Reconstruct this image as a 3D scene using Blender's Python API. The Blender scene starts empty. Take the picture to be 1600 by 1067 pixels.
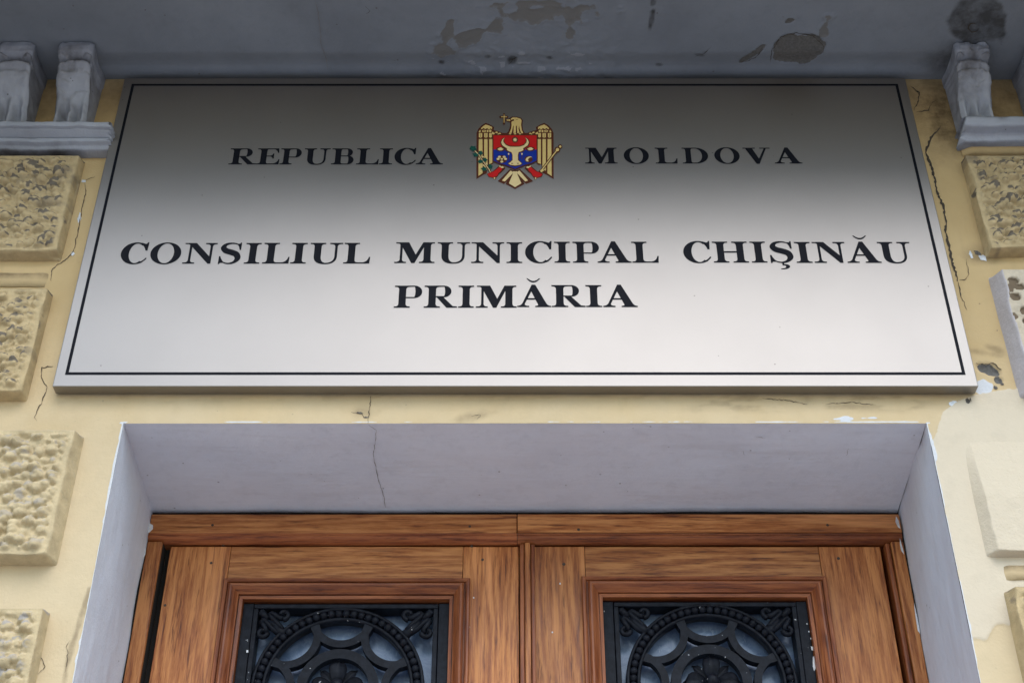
import bpy, bmesh, math, random
import numpy as np
from mathutils import Vector, Matrix
from mathutils.geometry import delaunay_2d_cdt

random.seed(7)
RNG = np.random.default_rng(11)
C = bpy.context.scene.collection
SC = bpy.context.scene

# ------------------------------------------------------------------ camera
EYE = Vector((0.0, -2.5, 1.6))
TH = math.radians(36.68)
FPX = 2222.22                      # focal length in photograph pixels (50 mm on 36 mm)
cam = bpy.data.cameras.new('camera')
cam.lens = 50.0
cam.sensor_width = 36.0
cam.clip_start = 0.05
cam.clip_end = 500.0
camo = bpy.data.objects.new('camera', cam)
camo.location = EYE
camo.rotation_euler = (math.pi / 2 + TH, 0, 0)
C.objects.link(camo)
SC.camera = camo

# ------------------------------------------------------------------ light
SUN_EL, SUN_AZ = 54.0, 168.0       # azimuth clockwise from +Y: a veiled sun high in front of the facade
world = bpy.data.worlds.new("World")
SC.world = world
world.use_nodes = True
wn = world.node_tree
sky = wn.nodes.new('ShaderNodeTexSky')
sky.sky_type = 'NISHITA'
sky.sun_disc = False
sky.sun_elevation = math.radians(SUN_EL)
sky.sun_rotation = math.radians(SUN_AZ)
sky.air_density = 1.6
sky.dust_density = 1.0
sky.ozone_density = 1.5
bg = wn.nodes['Background']
bg.inputs[1].default_value = 0.12
wn.links.new(sky.outputs[0], bg.inputs[0])

sl = bpy.data.lights.new('sun', 'SUN')
sl.energy = 1.15
sl.angle = math.radians(56)
sl.color = (1.0, 0.985, 0.965)
so = bpy.data.objects.new('sun', sl)
az, el = math.radians(SUN_AZ), math.radians(SUN_EL)
sdir = Vector((math.sin(az) * math.cos(el), math.cos(az) * math.cos(el), math.sin(el)))
so.rotation_euler = (-sdir).to_track_quat('-Z', 'Y').to_euler()
so.location = (3, -8, 12)
C.objects.link(so)

SC.view_settings.view_transform = 'Standard'
SC.view_settings.look = 'None'
SC.view_settings.gamma = 1.0
SC.view_settings.use_curve_mapping = False
SC.view_settings.exposure = 1.2

# ------------------------------------------------------------------ photograph pixel <-> place
ct, st = math.cos(TH), math.sin(TH)

def ray(u, v):
    a, b = (u - 800.0) / FPX, (533.5 - v) / FPX
    return np.array([a, ct - st * b, st + ct * b])

def U(u, v, y=0.0):                # point of the vertical plane y seen at pixel (u, v)
    d = ray(u, v)
    t = (y - EYE.y) / d[1]
    return (d[0] * t, y, EYE.z + d[2] * t)

def UX(u, v, y=0.0): return U(u, v, y)[0]
def UZ(v, y=0.0): return U(800, v, y)[2]

def UH(u, v, z):                   # point of the level plane z seen at pixel (u, v)
    d = ray(u, v)
    t = (z - EYE.z) / d[2]
    return (d[0] * t, EYE.y + d[1] * t, z)

def PX(x, y, z):                   # place -> pixel, arrays allowed
    yy, zz = y - EYE.y, z - EYE.z
    c = yy * ct + zz * st
    return 800 + FPX * x / c, 533.5 - FPX * (zz * ct - yy * st) / c

# ------------------------------------------------------------------ noise in numpy
def _h(ix, iy, s):
    n = np.sin(ix * 127.1 + iy * 311.7 + s * 74.7) * 43758.5453
    return n - np.floor(n)

def vn(x, y, s=0):
    x, y = np.asarray(x, float), np.asarray(y, float)
    ix, iy = np.floor(x), np.floor(y)
    fx, fy = x - ix, y - iy
    fx, fy = fx * fx * (3 - 2 * fx), fy * fy * (3 - 2 * fy)
    return (_h(ix, iy, s) * (1 - fx) * (1 - fy) + _h(ix + 1, iy, s) * fx * (1 - fy)
            + _h(ix, iy + 1, s) * (1 - fx) * fy + _h(ix + 1, iy + 1, s) * fx * fy)

def fbm(x, y, s=0, o=4):
    t, a, n = 0, 0.5, 0
    for i in range(o):
        t = t + a * vn(x * 2 ** i + 13.7 * i, y * 2 ** i - 7.1 * i, s + i)
        n += a
        a *= 0.5
    return t / n                   # 0..1

def sstep(a, b, x):
    t = np.clip((x - a) / (b - a), 0, 1)
    return t * t * (3 - 2 * t)

# ------------------------------------------------------------------ objects
def thing(name, label, cat, loc=(0, 0, 0), group=None):
    o = bpy.data.objects.new(name, None)
    o.location = loc
    o['label'] = label
    o['category'] = cat
    o['kind'] = 'thing'
    if group: o['group'] = group
    C.objects.link(o)
    return o

def wloc(o):
    return o.location + (wloc(o.parent) if o.parent else Vector((0, 0, 0)))

def attach(o, origin, parent):
    o.parent = parent
    o.location = Vector(origin) - (wloc(parent) if parent else Vector((0, 0, 0)))
    C.objects.link(o)
    return o

def mesh(name, verts, faces, mat, parent=None, smooth=False, attrs=None, origin=None, label=None):
    V = np.asarray(verts, float).reshape(-1, 3)
    if origin is None:
        origin = (V.min(0) + V.max(0)) / 2
    me = bpy.data.meshes.new(name)
    if isinstance(faces, np.ndarray):
        me.vertices.add(len(V))
        me.vertices.foreach_set('co', (V - origin).ravel().astype(np.float32))
        n, k = faces.shape
        me.loops.add(n * k)
        me.polygons.add(n)
        me.loops.foreach_set('vertex_index', faces.ravel().astype(np.int32))
        me.polygons.foreach_set('loop_start', np.arange(0, n * k, k, dtype=np.int32))
        me.polygons.foreach_set('loop_total', np.full(n, k, dtype=np.int32))
        me.update(calc_edges=True)
        me.validate()
    else:
        me.from_pydata([tuple(p) for p in (V - origin)], [], faces)
    if attrs:
        for k, a in attrs.items():
            at = me.attributes.new(k, 'FLOAT_COLOR', 'POINT')
            at.data.foreach_set('color', np.asarray(a, np.float32).ravel())
    if smooth:
        me.polygons.foreach_set('use_smooth', [True] * len(me.polygons))
    me.materials.append(mat)
    o = bpy.data.objects.new(name, me)
    if label: o['label'] = label
    return attach(o, origin, parent)

def frombm(name, bm, mat, parent=None, smooth=False):
    bmesh.ops.recalc_face_normals(bm, faces=bm.faces)
    vs = [tuple(v.co) for v in bm.verts]
    bm.verts.index_update()
    fs = [[v.index for v in f.verts] for f in bm.faces]
    bm.free()
    return mesh(name, vs, fs, mat, parent, smooth)

def box(name, x0, x1, y0, y1, z0, z1, mat, parent=None, bev=0.0):
    bm = bmesh.new()
    g = bmesh.ops.create_cube(bm, size=1)['verts']
    for v in g:
        v.co = Vector(((x0 + x1) / 2 + v.co.x * (x1 - x0), (y0 + y1) / 2 + v.co.y * (y1 - y0), (z0 + z1) / 2 + v.co.z * (z1 - z0)))
    if bev:
        bmesh.ops.bevel(bm, geom=bm.edges[:], offset=bev, segments=2, affect='EDGES', profile=0.5)
    return frombm(name, bm, mat, parent)

def gridfaces(nu, nv, off=0, flip=False):
    i = np.arange(nu - 1)[:, None] * nv + np.arange(nv - 1)[None, :] + off
    f = np.stack([i, i + nv, i + nv + 1, i + 1], -1).reshape(-1, 4)
    return f[:, ::-1].copy() if flip else f

def cdt(polys, eps=1e-6):
    """union of simple polygons -> (verts2d, triangles)"""
    vs, fs = [], []
    for p in polys:
        q = [p[0]]
        for a in p[1:]:
            if math.hypot(a[0] - q[-1][0], a[1] - q[-1][1]) > 1e-7: q.append(a)
        if math.hypot(q[0][0] - q[-1][0], q[0][1] - q[-1][1]) < 1e-7: q.pop()
        p = q
        if sum(p[i - 1][0] * p[i][1] - p[i][0] * p[i - 1][1] for i in range(len(p))) < 0: p = p[::-1]
        fs.append(list(range(len(vs), len(vs) + len(p))))
        vs += [Vector((float(a), float(b))) for a, b in p]
    r = delaunay_2d_cdt(vs, [], fs, 0, eps)
    ov, of, orig = r[0], r[2], r[5]
    keep = [list(f) for f, q in zip(of, orig) if len(q)]
    used = sorted({i for f in keep for i in f})
    m = {i: k for k, i in enumerate(used)}
    return [tuple(ov[i]) for i in used], [[m[i] for i in f] for f in keep]

def extrude2d(name, polys, y0, y1, mat, parent, bev=0):
    """union of xz polygons extruded from y0 (front) to y1 (back)"""
    v2, f2 = cdt(polys)
    n = len(v2)
    vs = [(a, y0, b) for a, b in v2] + [(a, y1, b) for a, b in v2]
    fs, ed = [], {}
    for f in f2:
        ar = sum(v2[f[i]][0] * v2[f[(i + 1) % 3]][1] - v2[f[(i + 1) % 3]][0] * v2[f[i]][1] for i in range(3))
        if ar < 0: f = f[::-1]
        fs.append(f)
        fs.append([i + n for i in f[::-1]])
        for i in range(3):
            ed[(f[i], f[(i + 1) % 3])] = 1
    for a, b in list(ed):
        if (b, a) not in ed:
            fs.append([b, a, a + n, b + n])
    return mesh(name, vs, fs, mat, parent)

def flat2d(name, polys, y, mat, parent):
    v2, f2 = cdt(polys)
    out = []
    for f in f2:
        ar = sum(v2[f[i]][0] * v2[f[(i + 1) % 3]][1] - v2[f[(i + 1) % 3]][0] * v2[f[i]][1] for i in range(3))
        out.append(f if ar > 0 else f[::-1])
    return mesh(name, [(a, y, b) for a, b in v2], out, mat, parent)

def tube(bm, pts, rad, seg=10, squash=1.0):
    """tapered tube along pts (in the xz plane mostly)"""
    rings = []
    P = [Vector(p) for p in pts]
    for i, p in enumerate(P):
        t = (P[min(i + 1, len(P) - 1)] - P[max(i - 1, 0)]).normalized()
        n = Vector((0, -1, 0))
        b = t.cross(n).normalized()
        r = rad[i] if hasattr(rad, '__len__') else rad
        rings.append([bm.verts.new(p + b * (r * math.cos(2 * math.pi * k / seg)) + n * (r * squash * math.sin(2 * math.pi * k / seg))) for k in range(seg)])
    for a, b in zip(rings, rings[1:]):
        for k in range(seg):
            bm.faces.new((a[k], a[(k + 1) % seg], b[(k + 1) % seg], b[k]))
    bm.faces.new(rings[0][::-1])
    bm.faces.new(rings[-1])

# ------------------------------------------------------------------ materials
def newmat(name):
    m = bpy.data.materials.new(name)
    m.use_nodes = True
    nt = m.node_tree
    return m, nt, nt.nodes['Principled BSDF']

class N:
    def __init__(s, nt): s.nt = nt
    def __call__(s, t, **kw):
        n = s.nt.nodes.new('ShaderNode' + t)
        ins = kw.pop('ins', {})
        for k, v in kw.items(): setattr(n, k, v)
        for k, v in ins.items():
            if hasattr(v, 'is_output'): s.nt.links.new(v, n.inputs[k])
            else: n.inputs[k].default_value = v
        return n
    def noise(s, vec, scale, detail=4, rough=0.55, dist=0.0):
        return s('TexNoise', ins={'Vector': vec, 'Scale': scale, 'Detail': detail, 'Roughness': rough, 'Distortion': dist}).outputs[0]
    def ramp(s, fac, stops):
        n = s('ValToRGB', ins={'Fac': fac})
        cr = n.color_ramp
        while len(cr.elements) < len(stops): cr.elements.new(0.5)
        for e, (p, c) in zip(cr.elements, stops):
            e.position = p
            e.color = (c, c, c, 1) if not hasattr(c, '__len__') else (*c, 1)
        return n.outputs[0]
    def mix(s, fac, a, b, blend='MIX'):
        n = s('Mix', data_type='RGBA', blend_type=blend)
        for k, v in ((0, fac), (6, a), (7, b)):
            if hasattr(v, 'is_output'): s.nt.links.new(v, n.inputs[k])
            else: n.inputs[k].default_value = v if not (hasattr(v, '__len__') and len(v) == 3) else (*v, 1)
        return n.outputs[2]
    def math(s, op, a, b=0.0, clamp=False):
        n = s('Math', operation=op, use_clamp=clamp)
        for k, v in ((0, a), (1, b)):
            if hasattr(v, 'is_output'): s.nt.links.new(v, n.inputs[k])
            else: n.inputs[k].default_value = v
        return n.outputs[0]
    def maprange(s, v, a, b, c=0.0, d=1.0):
        return s('MapRange', ins={0: v, 1: a, 2: b, 3: c, 4: d}).outputs[0]
    def bump(s, h, strength, dist, normal=None):
        ins = {'Height': h, 'Strength': strength, 'Distance': dist}
        if normal is not None: ins['Normal'] = normal
        return s('Bump', ins=ins).outputs[0]

def L(nt, a, b): nt.links.new(a, b)

def plaster_mat(name, base, attr=True, base2=None, rough=0.85, white=(0.64, 0.65, 0.67), stain_shade=(0.085, 0.055, 0.028),
                light=(0.60, 0.515, 0.39), bumpd=0.004, grime=0.5):
    m, nt, bs = newmat(name)
    n = N(nt)
    P = n('NewGeometry').outputs['Position']
    a = n.noise(P, 3.0, 5)
    b = n.noise(P, 22.0, 6, 0.65)
    c = n.noise(P, 160.0, 4, 0.6)
    base2 = base2 or tuple(x * 0.78 for x in base)
    col = n.mix(n.maprange(a, 0.35, 0.68), base, base2)
    mp = n('Mapping', ins={'Vector': P, 'Scale': (9.0, 9.0, 1.2)}).outputs[0]
    streak = n.noise(mp, 4.0, 5, 0.6)
    col = n.mix(n.maprange(streak, 0.52, 0.75, 0, 0.35 * grime), col, tuple(x * 0.6 for x in base))
    col = n.mix(n.maprange(b, 0.55, 0.8, 0, 0.45 * grime), col, tuple(x * 0.62 for x in base))
    spots = n('TexVoronoi', feature='F1', ins={'Vector': P, 'Scale': 38.0}).outputs[0]
    sp = n.math('MULTIPLY', n.math('LESS_THAN', spots, 0.09), n.math('GREATER_THAN', b, 0.58))
    col = n.mix(n.math('MULTIPLY', sp, 0.55), col, (0.08, 0.06, 0.045))
    if attr:
        fd = n('Attribute', attribute_name='fade').outputs['Fac']
        col = n.mix(n.math('MULTIPLY', fd, n.maprange(a, 0.3, 0.6, 0.7, 1.0)), col, n.mix(n.maprange(b, 0.4, 0.75, 0, 0.4), FADE, tuple(x * 0.8 for x in FADE)))
        at = n('Attribute', attribute_name='wear')
        s = n('SeparateColor', ins={0: at.outputs['Color']})
        nz = n.math('MULTIPLY', n.math('SUBTRACT', n.noise(P, 60.0, 5, 0.7), 0.5), 0.7)
        R = n.maprange(n.math('ADD', s.outputs[0], nz), 0.42, 0.58)
        G = n.math('MULTIPLY', s.outputs[1], n.maprange(b, 0.3, 0.62, 0.35, 1.0), True)
        B = n.maprange(n.math('ADD', s.outputs[2], n.math('MULTIPLY', nz, 0.8)), 0.44, 0.56)
        A = n.maprange(n.math('ADD', at.outputs['Alpha'], n.math('MULTIPLY', nz, 0.8)), 0.44, 0.56)
        lc = n.mix(n.maprange(b, 0.5, 0.75, 0, 0.35), light, tuple(x * 0.8 for x in light))
        col = n.mix(R, col, lc)
        col = n.mix(G, col, stain_shade)
        col = n.mix(B, col, n.mix(c, tuple(x * 0.82 for x in white), white))
        col = n.mix(A, col, n.mix(n.maprange(c, 0.35, 0.65), DARKB, LITEB))
    if not attr:
        br = n.noise(n('Mapping', ins={'Vector': P, 'Scale': (2.2, 34.0, 2.2)}).outputs[0], 2.4, 5, 0.65)
        sm = n.noise(n('Mapping', ins={'Vector': P, 'Scale': (1.0, 5.0, 1.0)}).outputs[0], 3.2, 4, 0.7, 0.6)
        col = n.mix(n.maprange(br, 0.42, 0.7, 0, 0.08), col, tuple(x * 0.72 for x in base))
        col = n.mix(n.maprange(sm, 0.55, 0.72, 0, 0.22), col, (0.50, 0.49, 0.51))
    L(nt, col, bs.inputs['Base Color'])
    bs.inputs['Roughness'].default_value = rough
    bs.inputs['Specular IOR Level'].default_value = 0.25
    h = n.math('ADD', n.math('MULTIPLY', b, 0.6), n.math('MULTIPLY', c, 0.22))
    if not attr: h = n.math('ADD', h, n.math('MULTIPLY', br, 0.35))
    L(nt, n.bump(h, 0.7, bumpd), bs.inputs['Normal'])
    return m

M = {}
DARKB, LITEB = (0.112, 0.103, 0.095), (0.152, 0.145, 0.136)
FADE = (0.60, 0.49, 0.325)
YEL = (0.57, 0.415, 0.215)
M['wall'] = plaster_mat('yellow_plaster', YEL, base2=(0.47, 0.33, 0.155))
M['white'] = plaster_mat('white_paint_plaster', (0.73, 0.765, 0.835), attr=False, base2=(0.65, 0.685, 0.76), grime=0.55, bumpd=0.005)
M['ceiling'] = plaster_mat('ceiling_paint', (0.24, 0.256, 0.284), white=(0.34, 0.35, 0.38), stain_shade=(0.04, 0.037, 0.034), light=(0.175, 0.168, 0.16), base2=(0.175, 0.187, 0.21), grime=0.6)
M['oldwhite'] = plaster_mat('flaking_white_paint', (0.42, 0.44, 0.50), base2=(0.30, 0.31, 0.345), stain_shade=(0.07, 0.06, 0.052), grime=1.0, bumpd=0.006)

def block_mat(name, base, dirt, lightc):
    m, nt, bs = newmat(name)
    n = N(nt)
    P = n('NewGeometry').outputs['Position']
    b = n.noise(P, 30.0, 6, 0.65)
    c = n.noise(P, 180.0, 4, 0.6)
    col = n.mix(n.maprange(b, 0.35, 0.7), base, tuple(x * 0.72 for x in base))
    at = n('Attribute', attribute_name='wear')
    s = n('SeparateColor', ins={0: at.outputs['Color']})
    nz = n.math('MULTIPLY', n.math('SUBTRACT', n.noise(P, 70.0, 5, 0.7), 0.5), 0.8)
    R = n.maprange(n.math('ADD', s.outputs[0], nz), 0.40, 0.62)
    G = n.maprange(n.math('ADD', s.outputs[1], n.math('MULTIPLY', nz, 0.6)), 0.15, 0.7, 0, 0.9)
    B = n.maprange(n.math('ADD', s.outputs[2], nz), 0.44, 0.56)
    col = n.mix(R, col, lightc)
    col = n.mix(G, col, dirt)
    col = n.mix(B, col, n.mix(c, (0.42, 0.38, 0.38), (0.56, 0.52, 0.53)))
    L(nt, col, bs.inputs['Base Color'])
    bs.inputs['Roughness'].default_value = 0.9
    bs.inputs['Specular IOR Level'].default_value = 0.2
    h = n.math('ADD', n.math('MULTIPLY', b, 0.8), n.math('MULTIPLY', c, 0.3))
    L(nt, n.bump(h, 0.8, 0.005), bs.inputs['Normal'])
    return m

M['block'] = block_mat('rough_yellow_stucco', (0.55, 0.42, 0.235), (0.125, 0.108, 0.092), (0.60, 0.515, 0.39))
M['block_pale'] = block_mat('pale_rough_stucco', (0.57, 0.455, 0.275), (0.33, 0.305, 0.29), (0.60, 0.515, 0.39))
M['block_bare'] = block_mat('repaired_cream_stucco', (0.60, 0.515, 0.39), (0.13, 0.09, 0.055), (0.60, 0.515, 0.39))

def wood_mat(name, vert, dark, mid, lite, rough=0.42):
    m, nt, bs = newmat(name)
    n = N(nt)
    tc = n('TexCoord').outputs['Object']
    oi = n('ObjectInfo').outputs['Random']
    off = n('CombineXYZ', ins={0: n.math('MULTIPLY', oi, 37.0), 1: n.math('MULTIPLY', oi, 11.0), 2: n.math('MULTIPLY', oi, 53.0)}).outputs[0]
    p = n('VectorMath', operation='ADD', ins={0: tc, 1: off}).outputs[0]
    sa = (1.0, 1.0, 0.065) if vert else (0.065, 1.0, 1.0)
    ps = n('Mapping', ins={'Vector': p, 'Scale': sa}).outputs[0]
    # growth rings: bands across the grain, bent by slow noise along it
    warp = n.noise(n('Mapping', ins={'Vector': p, 'Scale': (5.0, 5.0, 0.55) if vert else (0.55, 5.0, 5.0)}).outputs[0], 1.6, 3, 0.5)
    acr = n('SeparateXYZ', ins={0: p}).outputs[0 if vert else 2]
    ph = n.math('ADD', n.math('MULTIPLY', acr, 55.0), n.math('MULTIPLY', warp, 26.0))
    ring = n.math('ADD', n.math('MULTIPLY', n.math('SINE', n.math('MULTIPLY', ph, 3.1)), 0.5), 0.5)
    g1 = n.noise(ps, 115.0, 5, 0.78, 0.10)
    g2 = n.noise(ps, 150.0, 3, 0.75)
    pat = n.noise(n('Mapping', ins={'Vector': p, 'Scale': (3.0, 3.0, 1.0) if vert else (1.0, 3.0, 3.0)}).outputs[0], 2.6, 4, 0.6)
    f = n.math('ADD', n.math('MULTIPLY', g1, 0.62), n.math('ADD', n.math('MULTIPLY', g2, 0.38), n.math('MULTIPLY', ring, 0.10)))
    col = n.ramp(f, [(0.375, dark), (0.49, mid), (0.645, lite)])
    col = n.mix(n.maprange(pat, 0.45, 0.7, 0, 0.6), col, n.mix(0.5, col, tuple(x * 0.62 for x in mid)))
    pores = n.maprange(g2, 0.34, 0.42, 0.5, 0.0)
    col = n.mix(pores, col, tuple(x * 0.35 for x in dark))
    worn = n.maprange(n.noise(ps, 14.0, 5, 0.75), 0.54, 0.68, 0, 0.6)
    col = n.mix(worn, col, tuple(min(1, x * 1.35 + 0.03) for x in lite))
    hs = n('HueSaturation', ins={'Hue': 0.5, 'Saturation': 1.0, 'Value': n.math('ADD', 0.84, n.math('MULTIPLY', oi, 0.3)), 'Color': col})
    L(nt, hs.outputs[0], bs.inputs['Base Color'])
    L(nt, n.maprange(g1, 0.3, 0.7, rough - 0.08, rough + 0.2), bs.inputs['Roughness'])
    bs.inputs['Specular IOR Level'].default_value = 0.4
    h = n.math('ADD', n.math('MULTIPLY', g1, 0.5), n.math('MULTIPLY', g2, 0.5))
    L(nt, n.bump(h, 0.5, 0.0022), bs.inputs['Normal'])
    return m

WD, WM, WL = (0.14, 0.036, 0.009), (0.31, 0.096, 0.024), (0.52, 0.21, 0.066)
M['wood_v'] = wood_mat('oak_upright_grain', True, WD, WM, WL)
M['wood_h'] = wood_mat('oak_level_grain', False, WD, (0.34, 0.112, 0.029), (0.56, 0.24, 0.08))
RD, RM, RL = (0.08, 0.018, 0.006), (0.20, 0.05, 0.014), (0.35, 0.11, 0.034)
M['mould_v'] = wood_mat('red_oak_upright_grain', True, RD, RM, RL, 0.38)
M['mould_h'] = wood_mat('red_oak_level_grain', False, RD, RM, RL, 0.38)

def simple(name, col, rough=0.5, metal=0.0, bump=0, bscale=60.0, var=0.2, spec=0.5):
    m, nt, bs = newmat(name)
    n = N(nt)
    P = n('NewGeometry').outputs['Position']
    a = n.noise(P, bscale, 5, 0.65)
    L(nt, n.mix(n.maprange(a, 0.35, 0.65), tuple(x * (1 - var) for x in col), tuple(min(1, x * (1 + var)) for x in col)), bs.inputs['Base Color'])
    L(nt, n.maprange(a, 0.3, 0.7, max(0, rough - 0.08), rough + 0.08), bs.inputs['Roughness'])
    bs.inputs['Metallic'].default_value = metal
    bs.inputs['Specular IOR Level'].default_value = spec
    if bump: L(nt, n.bump(a, 0.6, bump), bs.inputs['Normal'])
    return m

def iron_mat():
    m, nt, bs = newmat('black_iron_paint')
    n = N(nt)
    P = n('NewGeometry').outputs['Position']
    a = n.noise(P, 70.0, 5, 0.7)
    b = n.noise(P, 14.0, 4, 0.6)
    col = n.mix(n.maprange(a, 0.4, 0.65), (0.004, 0.005, 0.009), (0.012, 0.0145, 0.022))
    fl = n.math('MULTIPLY', n.math('GREATER_THAN', n.noise(P, 120.0, 2, 0.5), 0.72), n.math('GREATER_THAN', b, 0.55))
    col = n.mix(fl, col, (0.45, 0.46, 0.48))
    L(nt, col, bs.inputs['Base Color'])
    bs.inputs['Roughness'].default_value = 0.5
    bs.inputs['Specular IOR Level'].default_value = 0.16
    L(nt, n.bump(a, 0.5, 0.0012), bs.inputs['Normal'])
    return m

M['iron'] = iron_mat()
M['reflect_brown'] = simple('brown_for_sign_reflection', (0.20, 0.13, 0.075), 0.9, bump=0.004)  # brown made up for what the sign reflects, on an unseen surface
M['gap'] = simple('dark_gap', (0.012, 0.009, 0.007), 0.9)
M['crack'] = simple('crack_dirt', (0.055, 0.042, 0.03), 0.95)
M['crack_soft'] = simple('hairline_crack_dirt', (0.20, 0.18, 0.165), 0.95)
M['paintdrip'] = simple('white_paint_smear', (0.70, 0.71, 0.73), 0.7, bump=0.002)
M['flake'] = simple('white_undercoat', (0.62, 0.64, 0.67), 0.85, bump=0.002)
M['mortar'] = simple('dark_bare_mortar', (0.12, 0.105, 0.09), 0.95, bump=0.004, bscale=200, var=0.5)
M['nail'] = simple('old_nail', (0.05, 0.032, 0.022), 0.6)
M['paving'] = simple('paving_stone', (0.40, 0.40, 0.405), 0.85, bump=0.004, bscale=9)
M['asphalt'] = simple('asphalt', (0.055, 0.055, 0.057), 0.9, bump=0.006, bscale=40)
M['kerb'] = simple('kerb_stone', (0.33, 0.32, 0.31), 0.8, bump=0.004)

def glass_mat():
    m, nt, bs = newmat('whitewashed_glass')
    n = N(nt)
    P = n('NewGeometry').outputs['Position']
    a = n.noise(P, 24.0, 6, 0.7, 1.5)
    b = n.noise(n('Mapping', ins={'Vector': P, 'Scale': (1, 1, 0.3)}).outputs[0], 90.0, 4, 0.7, 2.0)
    col = n.mix(n.maprange(a, 0.4, 0.7), (0.11, 0.165, 0.28), (0.21, 0.285, 0.42))
    col = n.mix(n.maprange(b, 0.60, 0.72, 0, 0.6), col, (0.34, 0.41, 0.52))
    L(nt, col, bs.inputs['Base Color'])
    bs.inputs['Roughness'].default_value = 0.25
    bs.inputs['Coat Weight'].default_value = 0.25
    bs.inputs['Coat Roughness'].default_value = 0.05
    return m
M['glass'] = glass_mat()

def sign_mat():
    m, nt, bs = newmat('satin_metal_panel')
    n = N(nt)
    P = n('NewGeometry').outputs['Position']
    a = n.noise(P, 5.0, 3, 0.5)
    b = n.noise(P, 900.0, 2, 0.5)
    col = n.mix(n.maprange(a, 0.35, 0.65), (0.275, 0.252, 0.232), (0.287, 0.263, 0.242))
    spots = n('TexVoronoi', feature='F1', ins={'Vector': P, 'Scale': 21.0}).outputs[0]
    sp = n.math('MULTIPLY', n.math('LESS_THAN', spots, 0.035), n.math('GREATER_THAN', n.noise(P, 9.0, 2), 0.54))
    col = n.mix(n.math('MULTIPLY', sp, 0.7), col, (0.10, 0.085, 0.07))
    bs.inputs['Metallic'].default_value = 0.92
    L(nt, n.maprange(b, 0.3, 0.7, 0.40, 0.45), bs.inputs['Roughness'])
    L(nt, col, bs.inputs['Base Color'])
    L(nt, n.bump(b, 0.15, 0.0004), bs.inputs['Normal'])
    return m
M['sign'] = sign_mat()
M['ink'] = simple('dark_vinyl', (0.006, 0.0065, 0.010), 0.5, var=0.1, spec=0.07)
M['gold'] = simple('print_gold', (0.62, 0.45, 0.17), 0.5, var=0.06, spec=0.12)
M['cream'] = simple('print_pale_gold', (0.70, 0.54, 0.27), 0.5, var=0.05, spec=0.12)
M['brown'] = simple('print_brown', (0.085, 0.024, 0.012), 0.5, var=0.1, spec=0.12)
M['red'] = simple('print_red', (0.50, 0.012, 0.012), 0.5, var=0.06, spec=0.12)
M['blue'] = simple('print_blue', (0.008, 0.03, 0.26), 0.5, var=0.06, spec=0.12)
M['green'] = simple('print_green', (0.010, 0.075, 0.055), 0.5, var=0.1, spec=0.12)

# ------------------------------------------------------------------ the setting: street
def sheet(name, x0, x1, y0, y1, z, mat, kind='structure'):
    o = mesh(name, [(x0, y0, z), (x1, y0, z), (x1, y1, z), (x0, y1, z)], [[0, 1, 2, 3]], mat)
    o['kind'] = kind
    return o
sheet('ground', -150, 150, -150, 150, -0.13, M['paving'])
sheet('road', -150, 150, -13.0, -4.6, -0.126, M['asphalt'])
o = box('pavement', -150, 150, -4.45, 0.9, -0.12, 0.0, M['paving']); o['kind'] = 'structure'
o = box('kerb', -150, 150, -4.6, -4.452, -0.12, 0.004, M['kerb'], bev=0.01); o['kind'] = 'structure'

# ------------------------------------------------------------------ the building
XL, XR = UX(193, 663), UX(1447, 660)          # door opening on the wall face
ZO = (UZ(663) + UZ(660)) / 2                  # its top edge
YF = 0.356                                    # front of the wooden door frame
ZC = 2.692 + EYE.z                            # balcony underside
ZW0 = 2.55                                    # below this the wall is coarse, outside the picture
EDGE = 1.62
bld = thing('town_hall', 'yellow stuccoed town hall front with rough quoins and a balcony over its oak doors', 'building', (0, 0, 0))

def wall_h(X, Z):
    return 0.0035 * (fbm(X * 2.2 + 5, Z * 2.2, 3, 3) - 0.5) + 0.0016 * (fbm(X * 14, Z * 14, 9, 3) - 0.5)

def ell(u, v, cx, cy, rx, ry, rot=0.0, soft=0.5, nz=0.0):
    a = math.radians(rot)
    du, dv = u - cx, v - cy
    p, q = (du * math.cos(a) + dv * math.sin(a)) / rx, (-du * math.sin(a) + dv * math.cos(a)) / ry
    r = np.sqrt(p * p + q * q) + nz
    return 1 - sstep(1 - soft, 1 + soft, r)

def polydist(u, v, pts):
    d = np.full(u.shape, 1e9)
    for (a, b), (c, e) in zip(pts, pts[1:]):
        l2 = (c - a) ** 2 + (e - b) ** 2
        t = np.clip(((u - a) * (c - a) + (v - b) * (e - b)) / l2, 0, 1)
        d = np.minimum(d, np.hypot(u - a - t * (c - a), v - b - t * (e - b)))
    return d

def wall_grid(x0, x1, z0, z1, step):
    nx, nz = max(2, int((x1 - x0) / step)), max(2, int((z1 - z0) / step))
    X, Z = np.meshgrid(np.linspace(x0, x1, nx), np.linspace(z0, z1, nz), indexing='ij')
    return X.ravel(), Z.ravel(), nx, nz

parts = [wall_grid(-EDGE, XL, ZW0, ZC + 0.05, 0.0034), wall_grid(XR, EDGE, ZW0, ZC + 0.05, 0.0034), wall_grid(XL, XR, ZO, ZC + 0.05, 0.0034)]
X = np.concatenate([p[0] for p in parts]); Z = np.concatenate([p[1] for p in parts])
fc, off = [], 0
for p in parts:
    fc.append(gridfaces(p[2], p[3], off)); off += p[2] * p[3]
u, v = PX(X, np.zeros_like(X), Z)
ZLT_ = UZ(190, -0.075)
n1 = fbm(X * 9, Z * 9, 21, 4) - 0.5
n2 = fbm(X * 30, Z * 30, 31, 3) - 0.5
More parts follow.
